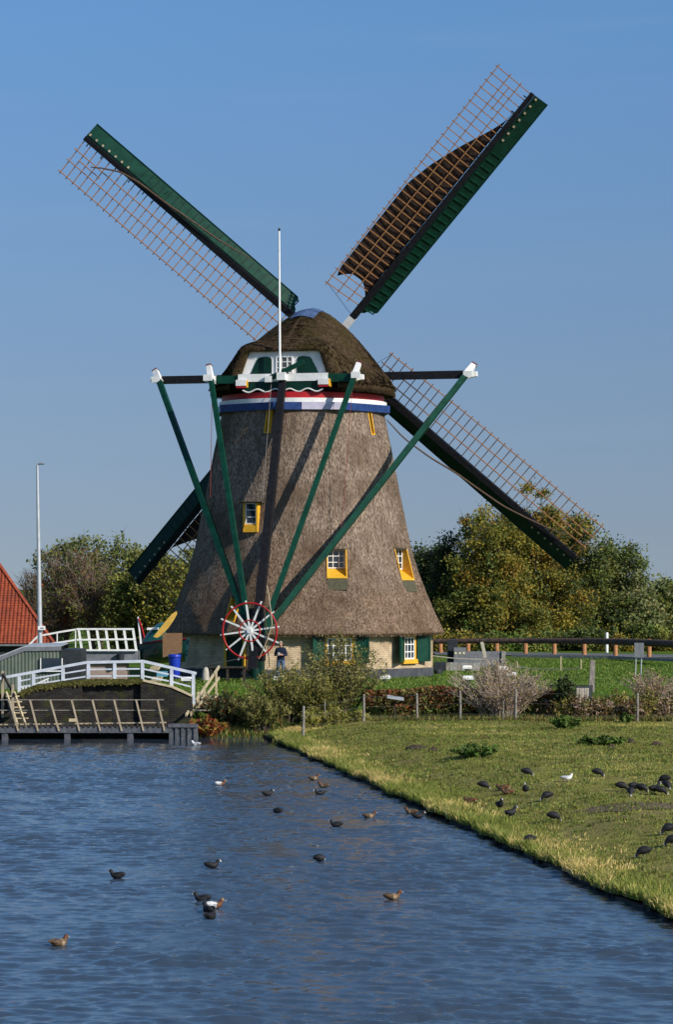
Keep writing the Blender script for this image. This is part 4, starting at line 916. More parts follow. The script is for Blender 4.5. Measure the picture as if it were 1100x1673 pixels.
MB().box((PX(732,141), 141, 1.4), (PX(748,141), 142, P(0,1045,141).z)).build('tall_box', M['darkgrey'], cabn)
MB().box((PX(742,140), 140, 1.4), (PX(762,140), 140.8, P(0,1058,140).z)).build('front_box', M['midgrey'], cabn)
for px in (744.8, 751.5, 758): MB().box((PX(px-1.5,140), 139.97, P(0,1068.5,140).z), (PX(px+1.5,140), 139.998, P(0,1065.4,140).z)).build('square_window', mat('cream_panel', (.75,.70,.42), rough=.5), cabn)
cbk = thing('concrete_block_row', P(757, 1096, 136), 'row of upright grey concrete posts set like a low wall', 'low wall')
for i in range(9):
    a = 729+i*6.2; MB().box((PX(a,136)+.006, 136, 1.3), (PX(a+6.2,136), 136.3, P(0,1082.5+random.uniform(-.4,.4),136).z)).build('block', M['concrete'] if i % 3 else M['greywood'], cbk)
tr_ = thing('grey_metal_trough', P(795, 1080, 142), 'long grey metal trough right of the cabinet', 'trough')
MB().box((PX(762,142), 142, 1.5), (PX(820,142), 142.9, P(0,1064.5,142).z)).build('trough_side', M['midgrey'], tr_)
MB().prism([P(820,1064,141.9), P(827,1064.5,141.9), P(825,1083,141.9), P(820,1083,141.9)], (0,1,0)).build('trough_end', M['concrete'], tr_)
lw = MB().prism([P(785,1049,140.5), P(790,1048,140.5), P(796,1072,140.5), P(791,1076,140.5)], (0,.08,0)).build('leaning_board', M['stone']); tag(lw, 'pale board leaning against the grey metal trough', 'board')
dk = MB().tube([P(716,1106,131), P(716,1096,131), P(716,1094,131)], [.17,.2,.19], 12).build('dark_tub', M['darkgrey'], smooth=True); tag(dk, 'dark plastic tub at the right corner of the mill', 'tub')
bbx = MB().box((PX(710,134), 134, 1.35), (PX(729,134), 135, P(0,1082,134).z)).build('dark_bunker', M['darkgrey']); tag(bbx, 'low black storage box between mill corner and concrete posts', 'box')
hr = MB()
ro1 = MB().tube(sag(P(706,1071,138), P(790,1077,138), .05)+sag(P(790,1077,138), P(950,1091,132), .25)[1:], .025, 5).build('rope_line', M['stone']); tag(ro1, 'thin pale rope slung across the lawn right of the mill', 'rope')
sg = thing('road_sign', P(1043, 1103, 128.8), 'grey road sign seen from behind on two thin poles', 'sign')
MB().box((PX(1037,128.8), 128.8, P(0,1074,128.8).z), (PX(1052.5,128.8), 128.84, P(0,1050,128.8).z)).build('sign_plate', M['midgrey'], sg)
for px in (1040, 1049): MB().tube([(PX(px-1.5,128.9), 128.9, 1.3), (PX(px,128.9), 128.9, P(0,1052,128.9).z)], .03, 8).build('sign_pole', M['steel'], sg, smooth=True)
for px, y0, y1, Y, lab, ln in ((847,1080,1090,134,'short yellow stake in the lawn below the road',2),(917,1072,1095,133,'thin grey stake with slack wire on the lawn',0),(950,1077,1092,133,'short yellow peg at the end of the rope on the lawn',0)):
    s_ = MB().beam(P(px, y1, Y), P(px-ln, y0, Y), .05, .05, (0,1,0)).build('lawn_stake', M['paleWood']); tag(s_, lab, 'stake')
kb = thing('concrete_kerb', P(1040, 1070, 146), 'pale concrete kerb strip along the near edge of the road', 'kerb')
for i in range(14):
    a, b_ = 838+i*20, 838+(i+1)*20-.4; Ya, Yb = np.interp([a, b_], [838,1000,1120], [151,147.5,141]); p, q = Vector((PX(a,Ya),Ya,1.82)), Vector((PX(b_,Yb),Yb,1.82))
    MB().beam(p, q, .25, .16).build('kerb_stone', M['concrete'], kb)

# ------------------------------------------------------------------ fence, gate and odd posts behind the pasture
fe = thing('wire_fence', (8, 103.2, .5), 'weathered post and wire fence along the far side of the pasture', 'fence')
fposts = [(496,1153,1195,97.5),(594.5,1134,1180,103.0),(681,1132,1176,103.6),(752,1128,1175,103.6),(843,1126,1177,103.6),(1042,1132,1179,103.2),(1110,1130,1180,102.8)]
tops = []
for px, y0, y1, Y in fposts:
    p, q = P(px+random.uniform(-.8,.8), y1+6, Y), P(px, y0, Y); tops.append((p, q))
    MB().tube([p, p.lerp(q,.5)+Vector((.01,0,0)), q], [.055,.05,.045], 8).build('post', M['greywood'], fe, smooth=True)
for k in (.93, .62, .3):
    for (p, q), (p2, q2) in zip(tops[:-1], tops[1:]):
        MB().tube(sag(p.lerp(q,k)+Vector((0,-.06,0)), p2.lerp(q2,k)+Vector((0,-.06,0)), .03, 5), .005, 4).build('wire', M['wire'], fe)
for px in (531, 823): 
    p = P(px, 1177, 103.4); MB().tube([p-UP*.2, p+UP*.75], .02, 6).build('thin_stake', M['greywood'], fe)
tp = MB().beam(P(966.5,1130,107.5), P(969,1078,107.5), .24, .2, (0,1,0), w2=.17, h2=.15).build('leaning_post', M['greywood']); tag(tp, 'tall thick weathered grey post behind the wire gate', 'post')
gt_ = thing('wire_gate', P(945, 1170, 105.0), 'dark framed wire gate holding a whitish panel', 'gate')
for (a, ya), (b_, yb) in (((890,1120),(969,1120)),((890,1143),(967,1142)),((941,1120),(941,1168)),((968,1119),(967,1168))): MB().beam(P(a,ya,105), P(b_,yb,105), .035, .035, (0,1,0)).build('frame_bar', M['darkgrey'], gt_)
for i in range(10): MB().tube([P(895+i*8,1120,105), P(895+i*8,1143,105)], .006, 4).build('wire', M['darkgrey'], gt_)
MB().box((PX(942,105.1), 105.06, P(0,1153,105.1).z), (PX(966,105.1), 105.1, P(0,1121,105.1).z)).build('pale_panel', M['stone'], gt_)
MB().beam(P(942,1140,104.95), P(942,1168,104.95), .07, .07, (0,1,0)).build('gate_post', M['greywood'], gt_)
fd = thing('feeding_board', P(646, 1160, 104.6), 'small tilted grey board on a post in front of the red hedge', 'feeder')
MB().prism([P(633,1137.5,104.4), P(660,1142,104.4), P(660,1144.5,104.4), P(633,1140.5,104.4)], (0,.35,.05)).build('board', M['steel'], fd)
MB().beam(P(646,1141,104.6), P(646,1176,104.6), .06, .06, (0,1,0)).build('post', M['darkwood'], fd)

# ------------------------------------------------------------------ plants
def leaves_np(cent, size, aspect=1.6, up=.0, rng=RNG):
    n_ = len(cent); a = rng.normal(size=(n_,3)); a[:,2] += up; a /= np.linalg.norm(a, axis=1)[:,None]
    b_ = rng.normal(size=(n_,3)); b_ -= (a*b_).sum(1)[:,None]*a; b_ /= np.linalg.norm(b_, axis=1)[:,None]
    s = (size*rng.uniform(.6,1.4,n_))[:,None]
    L = a*s*aspect/2; W = b_*s/2
    v = np.stack([cent-L, cent+W, cent+L, cent-W], 1).reshape(-1,3)
    return v, np.arange(4*n_).reshape(-1,4)

def tree(name, base, h, crowns, nclump, nleaf, lsize, mats, wts, label, cat='tree', group=None, trunk_r=.25, clump_r=.55, bark=BARK, bare=0, seed=1, trunk_h=.75, asp=1.6, leafless_low=0):
    rng = np.random.default_rng(seed); rnd = random.Random(seed)
    t = thing(name, base, label, cat, group); base = Vector(base)
    m_ = MB(); tp_ = [base-UP*.2]
    for i in range(1, 7): tp_.append(base+Vector((rnd.gauss(0,.02)*h*i/6, rnd.gauss(0,.02)*h*i/6, h*trunk_h*i/6)))
    m_.tube(tp_, [trunk_r*(1-.8*i/6) for i in range(7)], 8)
    cc = []; tot = sum(c[3]*c[4] for c in crowns)
    for cx, cy, cz_, rx, rz in crowns:
        k = max(3, int(nclump*rx*rz/tot))
        for _ in range(k):
            d = rng.normal(size=3); d /= np.linalg.norm(d); q = rng.random()**.45
            cc.append((cx+d[0]*rx*q, cy+d[1]*rx*.8*q, cz_+d[2]*rz*q))
    cc = np.array(cc); vs = []; mi = []
    for c in cc:
        c = Vector(c)+base; zz = base.z+max(.12*h, (c.z-base.z)*rnd.uniform(.35,.7))
        i = min(5, max(0, int((zz-base.z)/(h*trunk_h)*6))); st_ = tp_[i].lerp(tp_[i+1], rnd.random())
        mid = st_.lerp(c, .5)+Vector((rnd.gauss(0,.12), rnd.gauss(0,.12), -.05*(c-st_).length+rnd.gauss(0,.1)))
        r0 = trunk_r*.22; m_.tube([st_, mid, c], [r0, r0*.55, r0*.15], 5, cap=False)
        for _ in range(bare):
            d = Vector((rnd.gauss(0,1), rnd.gauss(0,1), rnd.gauss(.6,.8))).normalized()*rnd.uniform(.5,1.2)*clump_r*1.6
            m_.tube([c.lerp(mid, rnd.random()*.6), c+d*.5+Vector((0,0,rnd.gauss(0,.06))), c+d], [.016,.011,.004], 3, cap=False)
    tr = m_.build('trunk', bark, t, smooth='all', fix=False)
    if nleaf:
        n_ = len(cc)*nleaf; k = np.repeat(np.arange(len(cc)), nleaf)
        off = rng.normal(size=(n_,3))*clump_r*rng.uniform(.5,1.1,len(cc))[k][:,None]*np.array([.62,.62,.5])
        ctr = cc[k]+off+np.array(base)
        if leafless_low: keep = (ctr[:,2]-base.z > leafless_low*h) | (rng.random(n_) < .28); ctr = ctr[keep]; k = k[keep]
        ctr = ctr[ctr[:,2] > base.z+.05] if False else ctr
        v, f = leaves_np(ctr, lsize, asp, rng=rng)
        cm = rng.choice(len(mats), len(cc), p=np.array(wts)/sum(wts))[k]; fl = rng.random(len(k)) < .3
        cm[fl] = rng.choice(len(mats), fl.sum(), p=np.array(wts)/sum(wts))
        link('crown', npmesh('crown', v, f, cm), [LEAF[x] for x in mats], t)
    return t
def gz(px, Y): return Vector((PX(px,Y), Y, 1.45))
def hz(py, Y): return CZ-(py-960)*Y/F-1.45
# trees right, behind the road
TR = [
 ('broad_tree', 705, 178, 885, [(0,0,.60,.9,.36)], 120, 190, .115, ['dark','mid'], [2,1], 'dark green round tree just right of the mill skirt', 1.0),
 ('wind_bent_tree', 742, 172, 872, [(-.2,0,.62,.62,.40)], 70, 170, .10, ['dark'], [1], 'almost black wind bent tree with a ragged top', .8),
 ('golden_poplar', 800, 170, 822, [(0,0,.62,1.15,.36),(.1,0,.28,1.5,.24)], 210, 230, .105, ['gold','olive','ochre','mid'], [3,3,1.2,1.3], 'tall golden olive poplar, leftmost of the yellow trees', 1.0),
 ('golden_poplar', 862, 173, 800, [(0,0,.66,.95,.33),(0,0,.30,1.45,.26)], 210, 230, .105, ['gold','ochre','olive','dark'], [2.4,1.6,2.4,1.2], 'golden brown poplar behind the tip of the lower right sail', 1.0),
 ('green_poplar', 930, 176, 838, [(0,0,.60,1.25,.36),(.2,0,.28,1.5,.25)], 210, 230, .105, ['olive','mid','dark','gold'], [2,2,2,.6], 'dark olive poplar right of the lower right sail tip', 1.0),
 ('grey_green_willow', 1000, 180, 880, [(0,0,.58,1.15,.36),(.1,0,.26,1.35,.24)], 190, 220, .105, ['grey','olive','mid','dark'], [1.6,1.8,1.4,1], 'grey green willow right of the olive poplar', 1.0),
 ('low_willow', 1048, 176, 962, [(0,0,.5,1.1,.42)], 100, 130, .13, ['grey','willow2','mid'], [2,1,1.2], 'low pale green willow in front of the grey green trees', 1.0),
 ('broad_tree', 1082, 188, 950, [(0,0,.55,1.2,.42)], 110, 130, .15, ['mid','olive','grey'], [1.3,1.3,1], 'low olive tree at the right edge of the view', 1.0),
 ('broad_tree', 1128, 190, 948, [(0,0,.55,1.2,.42)], 80, 120, .15, ['mid','olive','grey'], [1.3,1,1.3], 'olive tree cut by the right picture border', 1.0)]
for i, (nm_, px, Y, top, crs, nc, nl, ls, mt, wt, lab, ks) in enumerate(TR):
    h = hz(top, Y); crs = [(a*h*.25, b_, c*h, d*h*.27*ks, e*h*1.12) for a, b_, c, d, e in crs]
    tree(nm_, gz(px, Y), h, crs, nc, nl, ls, mt, wt, lab, group='trees behind the road', trunk_r=.2, clump_r=.62, seed=20+i, bare=2)
# undergrowth behind the guard rail, one shrub after another
for i in range(17):
    px = 690+i*27; Y = 163+random.uniform(0,5)
    ords = 'first second third fourth fifth sixth seventh eighth ninth tenth eleventh twelfth thirteenth fourteenth fifteenth sixteenth seventeenth'.split()
    lab = f'low roadside shrub behind the guard rail, {ords[i]} from the mill'
    big = random.uniform(1.0,2.2); mt = random.choice((['olive','gold','mid'],['mid','dark','olive'],['fresh','mid','lime'],['ochre','gold','olive']))
    tree('roadside_shrub', gz(px, Y), big, [(0,0,big*.5,1.25,big*.45)], 26, 90, .11, mt, [1,1,1], lab, 'shrub', 'shrubs behind the guard rail', .05, .36, seed=60+i)
# trees left
TL = [
 ('broad_tree', 165, 190, 868, [(-.1,0,.76,1.9,.21),(-.9,0,.6,1.1,.2),(.9,0,.62,1.2,.26)], 190, 38, .15, ['mid','olive','grey'], [2,2,1], 'large half bare tree with a thin green crown behind the lamp post', 3, .56, BARK),
 ('bare_birch', 108, 178, 893, [(0,0,.62,1.2,.36),(-.2,0,.3,.9,.2)], 130, 26, .10, ['brown','rust','olive','mid'], [1.4,.5,1.6,1], 'reddish brown almost leafless birch with pale stems', 7, 0, TWIG),
 ('bare_birch', 152, 176, 905, [(0,0,.6,1.15,.36),(.2,0,.3,1.0,.2)], 130, 28, .10, ['brown','olive','mid'], [1.2,2,1], 'brown thin leaved birch in front of the large half bare tree', 6, 0, TWIG),
 ('bare_shrub_tree', 52, 188, 930, [(0,0,.6,.7,.4)], 60, 6, .09, ['brown'], [1], 'grey leafless small tree right above the tiled roof', 8, 0, BARK),
 ('bushy_tree', 205, 174, 935, [(0,0,.5,.9,.45)], 110, 80, .13, ['olive','lime','mid'], [2,.8,1], 'yellow green bushy tree left of the lower left sail tip', 2, 0, BARK),
 ('bushy_tree', 232, 178, 985, [(0,0,.45,.6,.45)], 60, 110, .13, ['dark','mid'], [2,1], 'dark narrow evergreen between the two yellow green trees', 1, 0, BARK),
 ('bushy_tree', 272, 172, 905, [(0,0,.5,.95,.45)], 140, 85, .13, ['olive','gold','mid'], [2.2,1.4,1], 'yellow olive bushy tree behind the lower left sail lattice', 2, 0, BARK),
 ('bushy_tree', 318, 176, 898, [(0,0,.55,.9,.42)], 110, 110, .13, ['mid','olive','dark'], [1.5,1.5,1], 'olive tree half hidden behind the left edge of the mill', 2, 0, BARK),
 ('bushy_tree', 240, 196, 882, [(0,0,.6,.8,.34)], 70, 60, .14, ['mid','grey'], [1,1], 'thin crowned far tree above the lower left sail tip', 3, 0, BARK),
 ('bushy_tree', 90, 196, 940, [(0,0,.5,.9,.4)], 80, 60, .13, ['olive','dark','brown'], [1,1,1], 'dull brownish far bush behind the pale birch stems', 3, 0, BARK)]
for i, (nm_, px, Y, top, crs, nc, nl, ls, mt, wt, lab, ba, low, bk) in enumerate(TL):
    h = hz(top, Y); crs = [(a*h*.3, b_, c*h, d*h*.30, e*h*1.1) for a, b_, c, d, e in crs]
    tree(nm_, gz(px, Y), h, crs, nc, nl, ls, mt, wt, lab, group='trees left of the mill', trunk_r=.17, clump_r=.6, seed=120+i, bare=ba, leafless_low=low, bark=bk)

def shrub(name, base, nst, h, spread, nleaf, lsize, asp, mats, wts, label, cat, group=None, seed=1, stem=BARK, stem_r=.018, twigs=0, lean=(0,0), start=.25, depth=.8):
    rng = np.random.default_rng(seed); rnd = random.Random(seed); t = thing(name, base, label, cat, group); base = Vector(base)
    m_ = MB(); ctr = []; dirs = []
    for i in range(nst):
        a = rnd.uniform(0, 2*PI); q = rnd.random()**.7; hh = h*rnd.uniform(.6,1.0)*(1-.35*q)
        tip = Vector((math.cos(a)*spread*q+lean[0], math.sin(a)*spread*depth*q+lean[1], hh)); b0 = Vector((math.cos(a)*spread*.28*q, math.sin(a)*spread*.25*q, -.1))
        pts = [base+b0+(tip-b0)*u+Vector((math.cos(a), math.sin(a), 0))*(-.18*spread*q*math.sin(u*PI))+Vector((rnd.gauss(0,.02),rnd.gauss(0,.02),0)) for u in (0,.25,.5,.75,1)]
        m_.tube(pts, [stem_r, stem_r*.8, stem_r*.6, stem_r*.4, stem_r*.15], 4, cap=False)
        for _ in range(twigs):
            u = rnd.uniform(.3,.95); k = min(3, int(u*4)); p = pts[k].lerp(pts[k+1], u*4-k); d = Vector((rnd.gauss(0,.5)+.5*math.cos(a), rnd.gauss(0,.5)+.5*math.sin(a), rnd.uniform(.4,1.2))).normalized()*rnd.uniform(.15,.5)*h*.35
            m_.tube([p, p+d*.5, p+d+Vector((0,0,-.02))], [stem_r*.35, stem_r*.25, stem_r*.1], 3, cap=False)
            if nleaf:
                for _ in range(3): ctr.append(p+d*rnd.random())
        for _ in range(nleaf):
            u = start+(1-start)*rnd.random()**.8; k = min(3, int(u*4)); p = pts[k].lerp(pts[k+1], u*4-k)
            ctr.append(p+Vector((rnd.gauss(0,.09), rnd.gauss(0,.09), rnd.gauss(0,.06)))*(h*.45))
    m_.build('stems', stem, t, smooth='all', fix=False)
    if ctr:
        v, f = leaves_np(np.array([tuple(c) for c in ctr]), lsize, asp, up=.5, rng=rng)
        # leaves of one stem share a tint
        n_ = len(f); cm = rng.choice(len(mats), n_//6+1, p=np.array(wts)/sum(wts)).repeat(6)[:n_]
        link('foliage', npmesh('foliage', v, f, cm), [LEAF[x] for x in mats], t)
    return t
def gb(px, Y):
    x = PX(px, Y); return Vector((x, Y, float(H(np.array(x), np.array(Y)))))
shrub('willow_bush', gb(556,106), 95, 3.6, 2.0, 70, .042, 3.2, ['willow','willow2','olive'], [2,1.8,.8], 'big loose willow bush in front of the mill window', 'bush', seed=301, twigs=6)
shrub('willow_bush', gb(470,104.5), 90, 2.5, 1.9, 75, .042, 3.0, ['willow','olive','willow2','gold'], [2,1,1.5,.7], 'dense willow bush at the water corner below the man', 'bush', seed=302, twigs=6)
shrub('willow_bush', gb(425,103.4), 70, 1.6, 1.3, 70, .042, 3.0, ['willow2','willow','olive'], [1.4,1.6,1], 'low pale willow bush overhanging the water edge', 'bush', seed=303, twigs=5, lean=(-.1,-.3))
shrub('willow_bush', gb(520,104.2), 60, 1.9, 1.3, 70, .042, 3.0, ['willow','gold','olive'], [2,.6,1], 'willow bush behind the first fence post', 'bush', seed=304, twigs=5)
shrub('dark_bramble', gb(368,103.8), 90, 1.35, 1.45, 50, .06, 1.6, ['dark','rust','brown'], [3.4,.4,.8], 'dark bramble thicket on the bank beside the wooden steps', 'bramble', seed=305, twigs=3)
shrub('red_dock_clump', gb(342,102.8), 50, .85, .8, 16, .07, 3.5, ['rust','ochre','lime','red'], [2,1.2,.8,.8], 'rusty red drooping plants at the waterline right of the jetty', 'plant', seed=306, twigs=2, lean=(0,-.3))
shrub('bare_shrub', gb(818,105.2), 150, 2.6, 2.2, 5, .03, 3, ['pink','reed'], [3,1], 'pale grey leafless shrub with many thin stems before the hedge', 'shrub', seed=307, stem=PALEBARK, stem_r=.022, twigs=26)
shrub('brown_plume_shrub', gb(1065,109), 90, 1.6, 1.3, 16, .035, 3, ['pink','brown','reed'], [2.6,1,.6], 'pinkish brown feathery shrub below the road sign', 'shrub', seed=308, stem=PALEBARK, stem_r=.013, twigs=6)
shrub('brown_plume_shrub', gb(1105,107.5), 60, 1.3, 1.0, 16, .035, 3, ['pink','brown','willow'], [2,1,.6], 'brown feathery shrub at the right picture edge', 'shrub', seed=309, stem=PALEBARK, stem_r=.013, twigs=5)
shrub('dark_evergreen', gb(925,104.7), 40, 2.15, .42, 70, .08, 1.8, ['dark'], [1], 'small blackish upright evergreen beside the wire gate', 'shrub', seed=310, twigs=2)
def weeds(px, Y, n_, h, w, mats, lab, seed, nm_='weed_clump', nl=20, ls=.05, asp=2.5): return shrub(nm_, gb(px,Y), n_, h, w, nl, ls, asp, mats, [1]*len(mats), lab, 'weeds', 'weeds along the fence', seed, LEAF['brown'], .008, 3, depth=.5)
for i, px in enumerate(range(880, 1120, 22)):
    weeds(px, 104.3+random.uniform(0,1.4), 46, random.uniform(1.0,1.6), .7, random.choice((['brown','willow','pink'],['willow2','brown','pink'],['reed','brown','olive'])), f'brown withered weeds along the fence, {ords[i]} clump counting right from the bare shrub', 330+i)
for i, px in enumerate(range(505, 600, 16)):
    weeds(px, 103.4+random.uniform(0,.5), 40, random.uniform(.6,.9), .45, ['reed','lime','willow2'], f'yellow green reedy weeds, {ords[i]} clump right of the leftmost fence post', 350+i, 'reed_clump', 14, .045, 7)
# red beech hedge
hd = thing('beech_hedge', (PX(760,105.8), 105.8, .45), 'long red brown clipped hedge between pasture and mill lawn', 'hedge')
rng = np.random.default_rng(91); n_ = 30000; x = rng.uniform(PX(596,105.8), PX(935,105.8), n_); y = 105.8+rng.normal(0,.33,n_).clip(-.7,.7)
ht = 1.22+.22*wob(x, x*0, 2.6, 8); z = .45+ht*rng.random(n_)**.8
v, f = leaves_np(np.stack([x,y,z],1), .075, 1.5, rng=rng)
zf = (z-.45)/ht; sel = wob(x, z*2, 2.2, 9)+rng.normal(0,.7,n_)+1.6*(zf-.62)
cm = np.where(sel > 1.8, 1, np.where(sel > .8, 0, np.where(sel > .0, 2, np.where(sel > -.75, 4, 3))))
link('foliage', npmesh('foliage', v, f, cm), [LEAF['rust'],LEAF['red'],LEAF['brown'],LEAF['mid'],LEAF['willow']], hd)
m_ = MB()
for i in range(150): xx = random.uniform(PX(598,105.8), PX(933,105.8)); yy = 105.8+random.uniform(-.35,.3); m_.tube([(xx,yy,.3),(xx+random.gauss(0,.1),yy-.02,1.1),(xx+random.gauss(0,.2),yy,1.6)], [.02,.014,.005], 4, cap=False)
m_.build('stems', BARK, hd, fix=False)
# nettle clumps in the pasture
def pz(px, py):
    Y = 90.
    for _ in range(20): x = PX(px, Y); z = float(Hp(np.array(x), np.array(Y))); Y = (CZ-z)*F/(py-960)
    return Vector((PX(px,Y), Y, z))
for i, (px, py, w, h, n_, lab) in enumerate(((779,1236,.85,.42,60,'green nettle clump in the pasture, nearest the canal'),(985,1217,.95,.32,60,'wide low green nettle clump on the right of the pasture'),(922,1191,.62,.55,46,'green nettle clump against the fence below the gate'),(1022,1180,.3,.4,24,'small green nettle clump at the fence near the right post'))):
    shrub('nettle_clump', pz(px,py), n_, h, w, 34, .075, 1.6, ['fresh','mid','dark'], [2.2,1,.6], lab, 'nettles', 'nettle clumps in the pasture', 400+i, LEAF['mid'], .008, 2, start=.1, depth=.9)
# molehills and bare patch
soil = mat('soil', (.035,.025,.016), (.09,.065,.045), 18, .95, .8)
for px, py, w, lab in ((682,1223,.30,'flat dark molehill left in the pasture'),(709,1226,.13,'small dark molehill beside the flat one'),(1032,1213,.14,'small molehill behind the wide nettle clump'),(1073,1217,.18,'molehill right of the wide nettle clump'),(1000,1222,.12,'tiny molehill just below the wide nettle clump')):
    c = pz(px, py); vs = [c+UP*.13]; fs = []
    for r_, hh in ((.4,.11),(.75,.05),(1.1,-.03)):
        for k in range(10): a = 2*PI*k/10; q = r_*random.uniform(.8,1.2)*w; vs.append(c+Vector((math.cos(a)*q*1.3, math.sin(a)*q, hh*random.uniform(.7,1.2))))
    fs = [(0,1+k,1+(k+1)%10) for k in range(10)]+[(1+10*r_+k, 11+10*r_+k, 11+10*r_+(k+1)%10, 1+10*r_+(k+1)%10) for r_ in (0,1) for k in range(10)]
    tag(MB().add(vs, fs).build('molehill', soil, base=c), lab, 'molehill', 'molehills in the pasture')
c = pz(1035, 1318); k = 26; rad = [random.uniform(.75,1.2) for _ in range(k)]
vs = [tuple(Vector((c.x+math.cos(2*PI*i/k)*1.15*rad[i]*q, c.y+math.sin(2*PI*i/k)*1.0*rad[i]*q, 0))) for q in (.01,.35,.7,1) for i in range(k)]
vs = [(a, b_, float(Hp(np.array(a), np.array(b_)))+.012) for a, b_, _ in vs]
tag(MB().add(vs, [(r_*k+i, r_*k+(i+1)%k, r_*k+k+(i+1)%k, r_*k+k+i) for r_ in range(3) for i in range(k)]).build('bare_soil_patch', mat('dry_soil', (.10,.065,.04), (.17,.12,.08), 9, .95, .6), base=(0,0,0)), 'brown bare soil patch worn into the pasture', kind='structure')

# grass blades
def blades(name, pts, hgt, wid, mats, wts, label, lean=.35, seed=5, rngc=None):
    rng = np.random.default_rng(seed); n_ = len(pts); a = rng.uniform(0, 2*PI, n_); h = hgt*rng.uniform(.5,1.3,n_)
    w = np.stack([np.cos(a), np.sin(a), a*0], 1)*(wid*rng.uniform(.6,1.4,n_)/2)[:,None]
    b_ = rng.uniform(0, 2*PI, n_); ln = lean*h*rng.random(n_); tip = pts+np.stack([np.cos(b_)*ln, np.sin(b_)*ln, h], 1)
    mid = pts+np.stack([np.cos(b_)*ln*.35, np.sin(b_)*ln*.35, h*.6], 1)
    v = np.stack([pts-w, pts+w, mid+w*.7, tip, mid-w*.7], 1).reshape(-1,3)
    i = np.arange(n_)*5; f = np.stack([i, i+1, i+2, i+4], 1); f2 = np.stack([i+4, i+2, i+3, i+3], 1)
    cm = rng.choice(len(mats), n_, p=np.array(wts)/sum(wts)) if rngc is None else rngc
    me = bpy.data.meshes.new(name); me.vertices.add(len(v)); me.vertices.foreach_set('co', v.astype(np.float32).ravel())
    q = np.concatenate([f.ravel(), f2[:,:3].ravel()]).astype(np.int32)
    me.loops.add(len(q)); me.loops.foreach_set('vertex_index', q); me.polygons.add(2*n_)
    me.polygons.foreach_set('loop_start', np.concatenate([np.arange(n_)*4, n_*4+np.arange(n_)*3]).astype(np.int32))
    me.polygons.foreach_set('material_index', np.concatenate([cm, cm]).astype(np.int32)); me.update(calc_edges=True); me.validate()
    o = link(name, me, [LEAF[x] for x in mats], base=(0,0,0)); return tag(o, label, 'grass', kind='stuff')
rng = np.random.default_rng(17)
# bank fringe: tall tufts, green and straw
nt = 7000; ty = 40+63*rng.random(nt)**.9; td = np.where(rng.random(nt) < .35, rng.uniform(0,.16,nt), np.abs(rng.normal(.3,.55,nt))); tx = bankx(ty)+td-.08
tx += sm(100,104,ty)*1.2*(1-np.clip(td/4,0,1))
k = np.repeat(np.arange(nt), 16); px_ = tx[k]+rng.normal(0,.07,len(k)); py_ = ty[k]+rng.normal(0,.07,len(k))
dd = px_-bankx(py_); keep = dd > -.16; k = k[keep]; px_ = px_[keep]; py_ = py_[keep]
straw = (wob(tx, ty, 1.3, 21)+rng.normal(0,.6,nt) > .45)[k]
hh = (np.where(td < .8, .165, .09)*rng.uniform(.6,1.35,nt))[k]
cm = np.where(straw, np.where(rng.random(len(k)) < .55, 0, 3), np.where(rng.random(len(k)) < .6, 1, 2))
blades('bank_grass', np.stack([px_, py_, Hp(px_, py_)-.03], 1), hh, .022, ['straw','blade','lime','reed'], [1]*4, 'long tufted green and straw grass along the canal bank', .9, 18, cm)
nt = 130000; ty = 42+62*rng.random(nt)**.8; tx = bankx(ty)+14*rng.random(nt)**.9+.2; ok = tx < PX(1125, ty); tx = tx[ok]; ty = ty[ok]
dens = wob(tx, ty, 1.6, 31)+.6*wob(tx, ty, 5, 32); ok = dens+rng.normal(0,.5,len(tx)) > -.35; tx = tx[ok]; ty = ty[ok]
cc_ = wob(tx, ty, .9, 33)+rng.normal(0,.55,len(tx)); cm = np.where(cc_ > .85, 2, np.where(cc_ > -.2, 0, 1))
blades('pasture_turf', np.stack([tx, ty, Hp(tx, ty)-.01], 1), .055, .03, ['blade','olive','reed'], [1]*3, 'short grazed turf of the pasture', 1.2, 34, cm)
nt = 1500; cx_ = rng.random(nt); cy_ = 44+58*rng.random(nt)**.8; cx_ = bankx(cy_)+.4+13*cx_; k = np.repeat(np.arange(nt), 18); sp_ = rng.uniform(.04,.16,nt)[k]
tx = cx_[k]+rng.normal(0,1,len(k))*sp_; ty = cy_[k]+rng.normal(0,1,len(k))*sp_; ok = tx < PX(1125, ty); tx = tx[ok]; ty = ty[ok]
blades('pasture_tufts', np.stack([tx, ty, Hp(tx, ty)-.01], 1), .085, .028, ['mid','blade','brown'], [2,1.6,.5], 'darker ungrazed grass tufts scattered over the pasture', .8, 38)
nt = 40000; tx = rng.uniform(-8, 22, nt); ty = rng.uniform(108, 148, nt); ok = (np.hypot(tx-AX, ty-AY) > 6.6); tx = tx[ok]; ty = ty[ok]
blades('lawn_turf', np.stack([tx, ty, H(tx, ty)-.01], 1), .09, .05, ['fresh','blade'], [2,1], 'bright green lawn grass round the mill', .8, 35)
nt = 9000; tx = rng.uniform(PX(598,104), PX(1120,104), nt); ty = 103.3+np.abs(rng.normal(0,.6,nt))
blades('fence_grass', np.stack([tx, ty, np.maximum(H(tx, ty), .42)-.02], 1), .30, .03, ['brown','reed','willow','dark','mid'], [1.3,1,1,2,1.5], 'rough dead grass along the fence foot', .5, 36)
nt = 6000; tx = rng.uniform(PX(318,103), PX(470,103), nt); ty = rng.uniform(101.8, 105.5, nt)
blades('bank_weeds', np.stack([tx, ty, H(tx, ty)-.02], 1), .22, .03, ['mid','dark','reed','rust'], [2,2,.7,.4], 'rough weeds on the bank beside the wooden steps', .7, 37)
